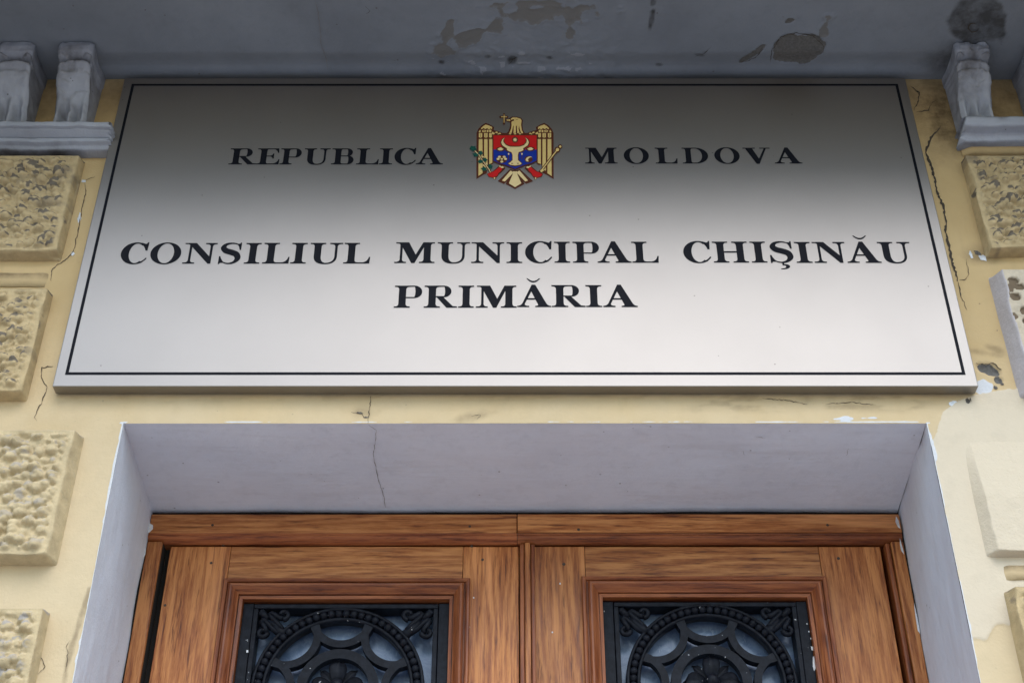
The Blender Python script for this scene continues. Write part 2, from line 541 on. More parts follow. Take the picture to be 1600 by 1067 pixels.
# newer cream paint: lower right corner, ragged edge
edge = np.interp(v, [600, 625, 640, 700, 800, 940, 1000, 1100], [1600, 1495, 1475, 1458, 1440, 1430, 1430, 1430])
rep = sstep(-8, 8, u - edge + n1 * 26)
rep *= sstep(12, -12, v - np.interp(u, [1460, 1490, 1520, 1540, 1556, 1600], [958, 968, 990, 992, 968, 960]) + n1 * 34 - 6)
rep *= sstep(-6, 6, v - np.interp(u, [1480, 1520, 1560, 1600], [640, 612, 606, 604]) + n2 * 16)
fade = sstep(0.0, 1.0, (v - 430 + n1 * 160) / 330) * 0.85   # paler towards the lower wall
# stains: soot and painted-in shade round the brackets, darker towards the balcony, rust-brown runs
stn_shade = 0.85 * ell(u, v, 1478, 180, 46, 62, -25, 0.7, n1 * 0.8)
stn_shade = np.maximum(stn_shade, 0.6 * ell(u, v, 1460, 140, 80, 30, 10, 0.8, n1))
stn_shade = np.maximum(stn_shade, 0.55 * sstep(60, 0, v - 150) * (0.7 + n1))
stn_shade = np.maximum(stn_shade, (0.62 + n1) * sstep(-0.012, 0.012, np.abs(X + 0.03) - 1.085) * sstep(ZLT_ - 0.01, ZLT_ + 0.02, Z))  # some soot, and shade painted in behind and between the brackets
stn_shade = np.maximum(stn_shade, 0.7 * ell(u, v, 1540, 400, 32, 14, 5, 0.8, n1 * 1.5))
stn_shade = np.maximum(stn_shade, 0.55 * ell(u, v, 1552, 545, 12, 5, 20, 0.8, n2 * 2))
stn_shade = np.maximum(stn_shade, 0.45 * ell(u, v, 1535, 550, 24, 5, 8, 0.8, n2 * 2))
stn_shade = np.maximum(stn_shade, 0.5 * (1 - sstep(2, 6, polydist(u, v, [(140, 920), (127, 965), (112, 1010), (104, 1040), (100, 1067)]) + n2 * 4)))
st2 = fbm(X * 16, Z * 90, 77, 4)
stn_shade = np.maximum(stn_shade, 0.34 * sstep(0.5, 0.68, st2) * sstep(1000, 1150, u) * sstep(1480, 1400, u) * sstep(615, 620, v) * sstep(650, 632, v))
stn_shade = np.maximum(stn_shade, 0.16 * sstep(0.52, 0.7, st2) * sstep(640, 617, v) * (v > 610) * (u > 90) * (u < 1520))
stn_shade = np.maximum(stn_shade, 0.45 * sstep(0.1, 0.35, n1) * sstep(1050, 1200, u) * sstep(1480, 1380, u) * sstep(615, 622, v) * sstep(655, 640, v))
stn_shade = np.maximum(stn_shade, 0.4 * ell(u, v, 565, 642, 22, 10, -5, 0.6, n2 * 2))
stn_shade = np.maximum(stn_shade, 0.35 * ell(u, v, 740, 650, 30, 6, -10, 0.7, n2 * 2))
# white: chipped paint along the opening and flakes
dop = np.minimum(np.where(v < 664, 1e3, 1e3), 1e3)
dl, dr, dt = np.abs(X - XL), np.abs(X - XR), np.abs(Z - ZO)
near = np.where(Z > ZO, np.where((X > XL - 0.01) & (X < XR + 0.01), dt, 9), np.minimum(dl, dr))
wh = 1 - sstep(0.001, 0.0055, near + n1 * 0.011 + np.abs(n2) * 0.006)
wh *= np.where(u < 800, sstep(0.42, 0.5, fbm(X * 3, Z * 5, 44, 3) + 0.08), 1.0)
wh = np.maximum(wh, (1 - sstep(0.002, 0.008, near + n2 * 0.016)) * ((u > 1390) & (v < 720)))
wh = np.maximum(wh, ell(u, v, 1337, 654, 52, 3, -3, 0.5, n2 * 3.6 + 0.25) * 0.9)
for cx, cy, rx, ry, rt in ((1535, 606, 13, 17, 25), (160, 236, 7, 4, 0)):
    wh = np.maximum(wh, ell(u, v, cx, cy, rx, ry, rt, 0.3, n2 * 1.1 + n1 * 0.6))
# bare broken mortar
bare = ell(u, v, 1545, 577, 24, 9, 18, 0.3, n2 * 1.6)
for cx, cy, rx, ry, rt in ((1512, 625, 3, 4, -20), (1560, 592, 8, 5, 30)):
    bare = np.maximum(bare, ell(u, v, cx, cy, rx, ry, rt, 0.3, n2 * 1.8))
H = wall_h(X, Z) - 0.010 * bare * (0.7 + n2) + 0.0012 * wh + 0.002 * sstep(0.4, 0.6, rep) * (u > 1440)
# the old corner line under the new paint
dd = polydist(u, v, [(1488, 640), (1505, 670), (1530, 760), (1557, 862)])
Y = -H
mesh('wall', np.stack([X, Y, Z], -1), np.concatenate(fc), M['wall'], bld, True, {'wear': np.stack([rep, stn_shade, wh, bare], -1), 'fade': np.stack([fade] * 4, -1)})
# wall outside the picture: below, beside and above
zero = lambda k: np.zeros((k, 4), np.float32)
def plain(name, quads, mat):
    vs, fs = [], []
    for q in quads:
        fs.append([len(vs) + i for i in range(4)]); vs += q
    return mesh(name, vs, fs, mat, bld, attrs={'wear': zero(len(vs))})
def wq(x0, x1, z0, z1): return [(x0, 0, z0), (x1, 0, z0), (x1, 0, z1), (x0, 0, z1)]
plain('lower_wall', [wq(-EDGE, XL, 0, ZW0), wq(XR, EDGE, 0, ZW0), wq(-7, -EDGE, 0, 8), wq(EDGE, 7, 0, 8), wq(-EDGE, EDGE, ZC + 0.05, 8)], M['wall'])
box('side_wall', -7, 7, 0.9, 1.2, 0, 8, M['wall'], bld)
box('roof', -7.3, 7.3, -0.3, 1.4, 8, 8.2, M['oldwhite'], bld)

# ---- door reveal: white painted soffit and two jambs
XIL, XIR = UX(235, 797, YF), UX(1405, 793, YF)
def reveal(name, f, nu, nv, lab=None):
    uu, vv = np.meshgrid(np.linspace(0, 1, nu), np.linspace(0, 1, nv), indexing='ij')
    P = f(uu.ravel(), vv.ravel())
    return mesh(name, P, gridfaces(nu, nv), M['white'], bld, True)
def soff(a, b):
    x = (XL + (XR - XL) * a) * (1 - b) + (XIL + (XIR - XIL) * a) * b
    y = b * (YF + 0.05)
    return np.stack([x, y, ZO + 0.007 * (fbm(x * 5, y * 9, 4, 4) - 0.5) * np.minimum(1, b * 6) - 0.0008 * np.sin(b * 3) + 0 * x], -1)
reveal('door_soffit', soff, 200, 50)
def jamb(xa, xb, s):
    def f(a, b):
        z = a * (ZO + 0.002); y = b * (YF + 0.08)
        return np.stack([xa + (xb - xa) * b + 0.012 * (fbm(z * 4, y * 7, 6 + s, 4) - 0.5) * np.minimum(1, b * 8), y, z], -1)
    return f
reveal('door_jamb', jamb(XL, XIL - 0.002, 0), 300, 40)
reveal('door_jamb', jamb(XR, XIR + 0.002, 5), 300, 40)

# ---- cracks: thin open lines with dirt in them
def strip(name, pts, wid, place, normal, mat, jag=2.0, seg=3.0):
    """pts in photo pixels, wid in pixels (tapers at the ends)"""
    P = []
    for (a, b), (c, d) in zip(pts, pts[1:]):
        k = max(1, int(math.hypot(c - a, d - b) / seg))
        for i in range(k):
            t = i / k
            P.append((a + (c - a) * t + random.uniform(-jag, jag) * 0.5, b + (d - b) * t + random.uniform(-jag, jag) * 0.5))
    P.append(pts[-1])
    vs, fs = [], []
    for i, p in enumerate(P):
        q0, q1 = P[max(i - 1, 0)], P[min(i + 1, len(P) - 1)]
        t = Vector((q1[0] - q0[0], q1[1] - q0[1])).normalized() if q1 != q0 else Vector((1, 0))
        e = min(1.0, 0.25 + min(i, len(P) - 1 - i) / 4)
        w = wid * 0.56 * e * random.choice((0.45, 0.7, 0.9, 1.0, 1.35)) / 2
        for s in (-1, 1):
            vs.append(place(p[0] - t.y * w * s, p[1] + t.x * w * s))
        if i: fs.append([2 * i - 2, 2 * i - 1, 2 * i + 1, 2 * i])
    nr = normal
    return mesh(name, vs, fs, mat, bld)
def onwall(a, b):
    x, y, z = U(a, b)
    return (x, -float(wall_h(np.array(x), np.array(z))) - 0.0012, z)
def onsoffit(a, b):
    x, y, z = UH(a, b, ZO - 0.0035)
    return (x, y, z)
WC = [
    ([(1424, 137), (1437, 146), (1434, 160), (1428, 173)], 3.0), ([(1432, 176), (1450, 173), (1457, 161), (1462, 157)], 2.2),
    ([(1470, 197), (1464, 206), (1455, 216), (1446, 237), (1452, 252), (1456, 264), (1462, 282), (1464, 300), (1474, 322), (1478, 345), (1478, 366), (1484, 390),
      (1488, 412), (1494, 428), (1496, 440)], 5.6), ([(1497, 440), (1501, 460), (1511, 485)], 2.4),
    ([(1524, 568), (1537, 570), (1552, 568), (1565, 578)], 3.6), ([(1510, 405), (1514, 428), (1508, 437), (1499, 438)], 2.0),
    ([(133, 288), (134, 302), (128, 330), (122, 360), (116, 390), (108, 402), (88, 416), (81, 424), (80, 440)], 2.2),
    ([(84, 573), (66, 575), (64, 590), (70, 601), (74, 606), (66, 628), (54, 652), (58, 658)], 2.2),
    ([(118, 703), (113, 745), (104, 790), (98, 840), (88, 868), (86, 880)], 3.0),
    ([(150, 277), (136, 281), (132, 284)], 1.6),
    ([(580, 618), (577, 640), (575, 662)], 1.8), ([(549, 644), (566, 647), (568, 652), (573, 653)], 2.0),
    ([(735, 650), (752, 648), (745, 656)], 1.4), ([(1190, 622), (1230, 626), (1262, 632)], 1.4), ([(1290, 632), (1330, 628), (1370, 634)], 1.3),
    ([(60, 1052), (70, 1040), (66, 1030), (60, 1020)], 1.8),
    ([(1494, 742), (1505, 744), (1512, 742)], 1.2), ([(1500, 770), (1510, 768)], 1.6), ([(1522, 776), (1525, 790)], 1.8), ([(1480, 736), (1490, 738)], 1.2),
    ([(1540, 652), (1548, 660), (1542, 664)], 1.4), ([(1551, 622), (1560, 621)], 2.0), ([(1500, 655), (1509, 664), (1506, 672)], 1.6),
    ([(1515, 680), (1521, 674)], 1.4), ([(1503, 752), (1509, 758)], 1.6), ([(102, 1050), (106, 1020), (104, 1010), (110, 1000)], 1.4),
]
for pts, w in WC: strip('crack', pts, w, onwall, None, M['crack'])
strip('crack', [(576, 664), (588, 672), (586, 690), (583, 712), (590, 745), (598, 770), (603, 793)], 1.5, onsoffit, None, M['crack_soft'], 1.6)
for pts in ([(1326, 700), (1322, 712)], [(1162, 703), (1163, 711)], [(1180, 682), (1196, 684)]):
    strip('crack', pts, 1.2, onsoffit, None, M['crack_soft'])

# ---- flakes of white under the broken paint, ragged
def flake(cx, cy, rx, ry, rot=0, mat='flake', seed=0, name='plaster_flake', place=onwall):
    rg = random.Random(seed + int(cx))
    n_ = 11
    ps = []
    for i in range(n_):
        t = 2 * math.pi * i / n_
        k = rg.uniform(0.55, 1.15)
        a, b = rx * k * math.cos(t), ry * k * math.sin(t)
        c_, s_ = math.cos(math.radians(rot)), math.sin(math.radians(rot))
        ps.append(place(cx + a * c_ - b * s_, cy + a * s_ + b * c_))
    mesh(name, ps, [list(range(n_))[::-1]], M[mat], bld)
for a in ((124, 341, 3, 8, 8), (114, 397, 3, 4, 30), (1517, 398, 3, 7, -20), (1535, 403, 9, 4, 25), (131, 284, 4, 3, 0), (1490, 630, 7, 6, -10), (1499, 631, 4, 5, 0), (1512, 700, 2, 3, 0)):
    flake(*a)
for a in ((1519, 627, 3, 6, -25), (1504, 642, 5, 2.5, 5), (1527, 396, 7, 3, 25), (1556, 606, 4, 3, 40), (1535, 621, 4, 1.6, 10), (1566, 600, 3, 2, 0), (1549, 657, 3, 1.5, 30), (1558, 622, 3, 1.2, 0),
          (562, 645, 6, 1.6, 5), (572, 652, 5, 1.3, -5), (1505, 595, 3, 2, 0), (1516, 681, 3, 1.5, -20), (1524, 790, 2, 4, 0), (1519, 773, 3, 1.2, 30)):
    flake(*a, mat='mortar')

# ---- quoin blocks: pillowed blocks with a lumpy stucco face
def quoin(x_base, x_front, zt, zb, side, p=0.042, rough=1.0, mat='block', dirt=0.6, bev_b=0.006, bev_t=0.010, mode='lumps', seed=0, label=None, outer=EDGE - 0.02):
    """side -1: left pilaster (open edge on the right)."""
    rng = np.random.default_rng(100 + seed)
    xo = side * outer
    s = -side                                        # direction from the outer end to the open edge
    Wd = abs(x_base - xo)
    bw = max(abs(x_base - x_front), 0.004)
    a = np.unique(np.concatenate([np.arange(0, Wd - bw, 0.0023), Wd - bw + bw * np.linspace(0, 1, 9)]))
    Hh = zt - zb
    b = np.unique(np.concatenate([bev_b * np.linspace(0, 1, 7), np.arange(bev_b, Hh - bev_t, 0.0023), Hh - bev_t + bev_t * np.linspace(0, 1, 7)]))
    A, B = np.meshgrid(a, b, indexing='ij')
    wob = 0.012 * (fbm(B * 14, B * 0 + seed, seed, 3) - 0.5)
    wob2 = 0.010 * (fbm(A * 14, A * 0 + seed, seed + 5, 3) - 0.5)
    dx, db, dtp = (Wd - A) + wob * sstep(0, bw, Wd - A), B + wob2 * sstep(0, bev_b, B), (Hh - B)
    e = np.clip(dx / bw, 0, 1) ** 0.92 * np.clip(db / bev_b, 0, 1) ** 0.8 * np.clip(dtp / bev_t, 0, 1) ** 0.8
    inner = sstep(0.0, 0.016, dx - bw - 0.004) * sstep(0, 0.012, db - bev_b - 0.004) * sstep(0, 0.012, dtp - bev_t - 0.004)
    h = p * e
    lum = np.zeros_like(A); pit = np.zeros_like(A); soot = np.zeros_like(A)
    area = Wd * Hh
    if mode == 'lumps':
        spots = []
        sp = 0.0215
        for iz in range(int(Hh / (sp * 0.86)) + 2):
            for ix in range(int(Wd / sp) + 2):
                if rng.uniform() < 0.10: continue
                spots.append((ix * sp + (iz % 2) * sp / 2 + rng.uniform(-0.0075, 0.0075), iz * sp * 0.86 + rng.uniform(-0.0065, 0.0065), rng.uniform(0.0078, 0.0130), 1.0))
        for k in range(int(area * 2600)):
            spots.append((rng.uniform(0, Wd), rng.uniform(0, Hh), rng.uniform(0.003, 0.006), 0.9))
        for k, (cx, cz, r, amp) in enumerate(spots):
                ex = rng.uniform(0.9, 1.3)
                m = (np.abs(A - cx) < r * ex * 1.35) & (np.abs(B - cz) < r * 1.35)
                if not m.any(): continue
                dz = (B[m] - cz) / r
                wv = vn(A[m] * 130, B[m] * 130, seed + k % 7) - 0.5
                q = ((A[m] - cx) / (r * ex)) ** 2 + np.where(dz < 0, dz * 1.15, dz * 0.92) ** 2 + 0.5 * wv
                hh = np.sqrt(np.clip(1 - q, 0, 1)) * r * amp * rng.uniform(0.6, 1.35)
                lum[m] = np.maximum(lum[m], hh)
                if amp == 1.0 and rng.uniform() < 0.75:          # soot settled on the crown of the lump
                    cap = sstep(-0.3, 0.5, dz + 1.4 * wv - rng.uniform(-0.2, 0.5)) * (q < 0.95)
                    soot[m] = np.maximum(soot[m], cap)
        lum += 0.010 * (fbm(A * 55, B * 55, seed, 4) - 0.5) - 0.006 * sstep(0.55, 0.75, fbm(A * 30, B * 30, seed + 40, 3))
    elif mode == 'pits':
        for k in range(int(area * 1100)):
            cx, cz = rng.uniform(0, Wd), rng.uniform(0, Hh)
            r = rng.uniform(0.007, 0.014)
            m = (np.abs(A - cx) < r * 1.5) & (np.abs(B - cz) < r * 1.3)
            if not m.any(): continue
            q = ((A[m] - cx) / (r * 1.3)) ** 2 + ((B[m] - cz) / r) ** 2 + 0.6 * (vn(A[m] * 200, B[m] * 200, k % 9) - 0.5)
            pit[m] = np.maximum(pit[m], 1 - sstep(0.55, 1.0, q))
        lum = -0.007 * pit + 0.003 * (fbm(A * 60, B * 60, seed, 4) - 0.5)
    else:
        lum = 0.0016 * (fbm(A * 16, B * 16, seed, 4) - 0.5)
    h = h + inner * lum * rough + 0.0022 * (fbm(A * 45, B * 45, seed + 2, 4) - 0.5) * np.clip(e * 2, 0, 1)
    gz = np.gradient(h, axis=1) / np.gradient(B, axis=1)
    nz = -gz / np.sqrt(1 + gz * gz)                  # >0 faces up: dust settles there
    D = np.maximum(soot, 0.5 * sstep(0.2, 0.7, nz)) * dirt * (0.55 + 0.7 * fbm(A * 20, B * 20, seed + 15, 3)) * inner
    D = np.maximum(D, 0.8 * dirt * sstep(0.3, 0.8, nz) * (1 - inner))
    D = np.maximum(D, 0.35 * dirt * sstep(0.64, 0.8, fbm(A * 14, B * 14, seed + 8, 4)))
    if mode == 'pits':
        D = pit * 0.9
    Rp = np.zeros_like(A); Bw = np.zeros_like(A)
    if mode == 'pits':
        Bw = np.where(dx < bw * 1.15, 1.0, 0.0)
        Rp = np.ones_like(A) * 0.3
    if mode == 'smooth':
        Rp = np.ones_like(A)
    Xw = xo + s * A
    Vt = np.stack([Xw, -h + 0.002, zb + B], -1).reshape(-1, 3)
    return mesh('quoin_block', Vt, gridfaces(len(a), len(b), 0, side > 0), M[mat], bld, True,
                {'wear': np.stack([Rp, D, Bw, Rp * 0], -1).reshape(-1, 4)}, label=label)

def q_left(tr, br, base_tr, zbot_px, **k):
    p = k.get('p', 0.042)
    xf = (UX(*tr, -p) + UX(*br, -p)) / 2
    quoin(UX(*base_tr, 0), xf, UZ(tr[1], -p), UZ(zbot_px, -p), k.pop('side', -1), **k)
q_left((123, 238), (88, 394), (137, 241), 394, seed=1, dirt=1.25, p=0.034)
q_left((76, 445), (39, 608), (87, 447), 613, seed=2, dirt=0.95, p=0.036)
q_left((115, 665), (73, 867), (136, 667), 868, seed=3, dirt=0.5, mat='block_pale')
q_left((72, 942), (47, 1058), (82, 943), 1130, seed=4, dirt=0.75, mat='block_pale')
q_left((72, 1160), (47, 1300), (136, 1160), 1420, seed=14, dirt=0.55)
q_left((1507, 238), (1538, 380), (1497, 238), 388, seed=5, dirt=1.25, side=1, p=0.034)
q_left((1566, 415), (1596, 545), (1541, 425), 606, seed=6, side=1, mode='pits', mat='block_bare', label='repaired cream block with bare grey edge and brown pits')
q_left((1514, 669), (1563, 862), (1494, 669), 862, seed=7, side=1, mode='smooth', mat='block_bare', dirt=0.0, p=0.026, bev_t=0.16,
       label='smooth cream block plastered over')
q_left((1571, 908), (1603, 1058), (1562, 905), 1130, seed=8, dirt=0.6, side=1)
q_left((1571, 1160), (1603, 1300), (1540, 1160), 1420, seed=18, dirt=0.6, side=1)

# flat joint courses between the blocks
def course(xe, zt, zb, side, p, seed, fade=0.0):
    xo = side * (EDGE - 0.02)
    n_ = 90
    prof = [(0.0, zb), (p, zb + 0.001), (p + 0.001, (zb + zt) / 2), (p, zt - 0.004), (p * 0.6, zt), (0.0, zt + 0.002)]
    vs, w = [], []
    for i in range(n_):
        t = i / (n_ - 1)
        x = xo + (xe - xo) * t
        en = min(1.0, (1 - t) * abs(xe - xo) / 0.02)
        for k, (h, z) in enumerate(prof):
            wz = 0.003 * (float(vn(np.array(x * 30), np.array(k * 1.0), seed)) - 0.5)
            vs.append((x, -h * (0.15 + 0.85 * en) + 0.001, z + wz))
            w.append((0, 0.75 if k >= 3 else 0.12, 0, 0))
    mesh('joint_course', vs, gridfaces(n_, len(prof), 0, side > 0), M['wall'], bld, True, {'wear': np.array(w), 'fade': np.full((len(vs), 4), fade)})
course(UX(78, 430), UZ(427), UZ(444, -0.012), -1, 0.003, 1, 0.15)
course(UX(1500, 230), UZ(222), UZ(236, -0.02), 1, 0.014, 4, 0.0)
course(UX(1562, 890), UZ(884), UZ(903, -0.012), 1, 0.006, 5, 0.5)

# ---- entablature pieces over the pilasters: stepped ledge and scroll brackets
def ledge(x0, x1, zt, zb, side, prof, seed):
    """x0 outer end, x1 the open end; prof = [(depth, 0..1 from bottom)]"""
    n_ = 150
    pr = []
    for (d0, t0), (d1, t1) in zip(prof, prof[1:]):
        for i in range(5): pr.append((d0 + (d1 - d0) * i / 5, t0 + (t1 - t0) * i / 5))
    pr.append(prof[-1])
    vs, w = [], []
    for i in range(n_):
        t = i / (n_ - 1)
        for k, (h, q) in enumerate(pr):
            brk = 0.012 * (float(fbm(np.array(k * 0.35), np.array(1.0), seed, 3)) - 0.5) + 0.004 * math.sin(k)
            x = x0 + (x1 + brk * (1 if side < 0 else -1) - x0) * t
            z = zb + (zt - zb) * q
            hn = float(fbm(np.array(x * 26), np.array(z * 40), seed, 4)) - 0.5
            vs.append((x, -(h + 0.006 * hn) , z + 0.002 * hn))
            g = float(fbm(np.array(x * 9), np.array(z * 22), seed + 3, 4))
            w.append((0, max(0, min(0.85, (g - 0.5) * 2.6 + (0.45 if h < 0.03 else 0))), 0, 0))
    base = len(vs)
    fs = [list(map(int, f)) for f in gridfaces(n_, len(pr), 0, side > 0)]
    # close the broken end
    k = len(pr)
    last = [(n_ - 1) * k + i for i in range(k)]
    vs += [(vs[i][0], 0.02, vs[i][2]) for i in last]; w += [(0, 0.9, 0, 0)] * k
    for i in range(k - 1):
        f = [last[i], last[i + 1], base + i + 1, base + i]
        fs.append(f if side > 0 else f[::-1])
    return mesh('ledge_moulding', vs, fs, M['oldwhite'], bld, True, {'wear': np.array(w)})
ZLT, ZLB = UZ(190, -0.075), UZ(234, -0.03)
ledge(-EDGE, UX(171, 200, -0.06), ZLT, ZLB, -1,
      [(0, 0), (0.028, 0.01), (0.034, 0.16), (0.046, 0.24), (0.048, 0.40), (0.040, 0.45), (0.058, 0.62), (0.064, 0.68), (0.062, 0.71), (0.072, 0.75), (0.075, 0.98), (0.06, 1.0), (0, 1.0)], 61)
ZRT, ZRB = UZ(182, -0.075), UZ(222, -0.03)
ledge(EDGE, UX(1507, 200, -0.06), ZRT, ZRB, 1,
      [(0, 0), (0.034, 0.01), (0.040, 0.28), (0.044, 0.36), (0.070, 0.40), (0.075, 0.98), (0.06, 1.0), (0, 1.0)], 66)

def bracket(xc, wd, z0, z1, seed):
    nx, nz = 27, 84
    ts = np.linspace(0, 1, nz)
    pr = np.interp(ts, [0, 0.03, 0.2, 0.4, 0.55, 0.66, 0.70, 0.76, 0.80, 0.815, 0.84, 0.845, 0.93, 1.0],
                   [0.052, 0.054, 0.056, 0.070, 0.090, 0.104, 0.098, 0.112, 0.109, 0.088, 0.100, 0.126, 0.129, 0.125])
    pr = np.convolve(np.pad(pr, 1, mode='edge'), [0.2, 0.6, 0.2], 'valid')
    a = np.linspace(-1, 1, nx)
    Xs, T = np.meshgrid(a, ts, indexing='ij')
    # arch line: the roll of the scroll droops at both sides
    Ts = np.clip(T + 0.05 * Xs ** 2 * ((T > 0.5) & (T < 0.84)), 0, 1)
    Hh = np.interp(Ts, ts, pr)
    fl = sstep(0.45, 0.2, T) * 0.013 * (np.cos(Xs * math.pi * 2.5) - 0.4) * (np.abs(Xs) < 0.92)
    Hh = Hh + fl
    half = wd / 2 * (1 + 0.07 * (T > 0.845) + 0.05 * sstep(0.1, 0.0, T))
    x = xc + Xs * half
    z = z0 + (z1 - z0) * T
    nn = fbm(x * 38, z * 38, seed, 4) - 0.5
    chip = sstep(0.62, 0.70, fbm(x * 22, z * 22, seed + 4, 4)) * 0.004
    y = -(Hh + 0.011 * nn - chip * 1.5 - 0.006 * sstep(0.82, 1.0, np.abs(Xs)))
    g = fbm(x * 16, z * 16, seed + 9, 4)
    wear = np.clip((g - 0.47) * 2.6, 0, 0.8)
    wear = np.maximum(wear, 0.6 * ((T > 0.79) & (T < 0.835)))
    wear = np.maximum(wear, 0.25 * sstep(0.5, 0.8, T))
    V = np.stack([x, y, z], -1).reshape(-1, 3)
    W = np.stack([0 * g, wear, 0 * g, 0 * g], -1).reshape(-1, 4)
    F = [list(map(int, f)) for f in gridfaces(nx, nz)]
    vs, w = list(map(tuple, V)), list(map(tuple, W))
    for col, fl_ in ((0, False), (nx - 1, True)):       # the two side cheeks, with a sunk scroll face
        nd = 10
        b0 = len(vs)
        for k in range(nz):
            fx, fy, fz = vs[col * nz + k]
            for d in range(1, nd + 1):
                t = d / nd
                ins = 0.006 * math.sin(math.pi * min(1, t * 1.2)) * (1 if fl_ else -1) * (0.3 + float(vn(np.array(k * 0.2), np.array(t * 4), seed)))
                vs.append((fx - ins, fy * (1 - t) + 0.01 * t, fz))
                w.append((0, 0.35 + 0.5 * float(vn(np.array(k * 0.15), np.array(t * 5), seed + 1)) - 0.2, 0, 0))
        idx = lambda k, d: col * nz + k if d == 0 else b0 + k * nd + d - 1
        for k in range(nz - 1):
            for d in range(nd):
                f = [idx(k, d), idx(k, d + 1), idx(k + 1, d + 1), idx(k + 1, d)]
                F.append(f[::-1] if not fl_ else f)
    return mesh('scroll_bracket', vs, F, M['oldwhite'], bld, True, {'wear': np.array(w)})
xb = UX(113, 130, -0.09)
for i in range(4): bracket(xb - 0.1475 * i, 0.080, ZLT - 0.002, ZC - 0.003, 70 + i)
xb = UX(1525, 130, -0.09)
for i in range(4): bracket(xb + 0.178 * i, 0.080, ZRT - 0.002, ZC - 0.003, 80 + i)

# ---- balcony: painted underside with flaked patches, and the slab over it
BX, BY = 1.9, 0.68
na, nb = 760, 110
XX, YY = np.meshgrid(np.linspace(-EDGE, EDGE, na), np.linspace(-0.34, 0.004, nb), indexing='ij')
zc = np.full_like(XX, ZC)
uu, vv = PX(XX, YY, zc)
n1 = fbm(XX * 10, YY * 10, 51, 4) - 0.5
n2 = fbm(XX * 34, YY * 34, 57, 4) - 0.5
bare = ell(uu, vv, 1247, 79, 42, 26, -10, 0.05, n2 * 0.5)
bare = np.maximum(bare, ell(uu, vv, 1175, 88, 24, 5, -38, 0.1, n2 * 0.9))
bare = np.maximum(bare, ell(uu, vv, 1234, 34, 8, 4, -20, 0.1, n2))
light = np.zeros_like(XX)
for cx, cy, rx, ry, rt in ((772, 43, 18, 13, -10), (735, 58, 34, 10, -28), (692, 78, 16, 10, 10), (860, 20, 60, 16, 0), (700, 50, 7, 24, 15), (890, 40, 10, 22, 0),
                           (1290, 40, 8, 18, 20), (905, 18, 16, 14, 0), (840, 6, 60, 8, 0)):
    light = np.maximum(light, 0.72 * ell(uu, vv, cx, cy, rx, ry, rt, 0.5, n2 * 2.4 + n1 * 0.8))
stn_shade = np.zeros_like(XX)
stn_shade = np.maximum(stn_shade, 0.85 * ell(uu, vv, 1530, 30, 42, 44, 0, 0.08, n1 * 0.9 + n2 * 0.4))
stn_shade = np.maximum(stn_shade, 0.8 * ell(uu, vv, 1524, 72, 22, 20, 0, 0.08, n1 * 0.9 + n2 * 0.4))
stn_shade = np.maximum(stn_shade, 0.8 * ell(uu, vv, 1490, 95, 40, 22, 0, 0.8, n1))
for cx, cy, rx, ry in ((800, 98, 7, 7), (762, 90, 4, 3), (1018, 30, 3, 14), (1020, 4, 4, 6), (690, 101, 4, 3), (1092, 87, 7, 2), (858, 92, 4, 3), (1030, 104, 4, 2)):
    stn_shade = np.maximum(stn_shade, 0.9 * ell(uu, vv, cx, cy, rx, ry, 10, 0.4, n2 * 2))
wht = 0.75 * sstep(0.62, 0.7, fbm(XX * 40, YY * 60, 63, 4)) * sstep(640, 700, uu) * sstep(960, 900, uu) * sstep(60, 90, vv)
blister = sstep(640, 700, uu) * sstep(1060, 940, uu)
rid = 0.010 * blister * np.abs(n2) * sstep(20, 90, vv)
cove = -0.008 * sstep(-0.095, -0.05, YY) * sstep(-0.012, -0.045, YY) * sstep(1.15, 0.95, np.abs(XX))
sag = 0.004 * (fbm(XX * 3, YY * 3, 66, 2) - 0.5)
msk = np.clip(bare + light * 0.8, 0, 1)
lip = np.exp(-((msk - 0.35) / 0.22) ** 2) * (msk > 0.04) * (0.4 + 1.2 * fbm(XX * 50, YY * 50, 91, 3))
zc = zc - 0.0028 * lip
zc = zc - cove - sag - rid + 0.0035 * np.clip(bare + light * 0.5, 0, 1) - 0.0015 * wht
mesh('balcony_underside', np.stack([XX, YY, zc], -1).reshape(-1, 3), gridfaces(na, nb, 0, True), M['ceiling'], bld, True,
     {'wear': np.stack([light + 0 * XX, stn_shade, wht, bare * 0.9], -1).reshape(-1, 4)}, label='blue-grey painted underside of the balcony with flaked patches')
def bxp(name, *a): 
    o_ = box(name, *a, bld)
    at = o_.data.attributes.new('wear', 'FLOAT_COLOR', 'POINT')
    return o_
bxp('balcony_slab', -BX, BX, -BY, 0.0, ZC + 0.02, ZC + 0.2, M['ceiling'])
bxp('slab_edge', -EDGE, EDGE, -BY, -0.3405, ZC - 0.006, ZC + 0.0195, M['reflect_brown'])  # unseen outer underside, coloured brown to warm the sign's reflection
bxp('balcony_parapet', -BX, BX, -BY + 0.02, -BY + 0.14, ZC + 0.2, ZC + 1.1, M['oldwhite'])
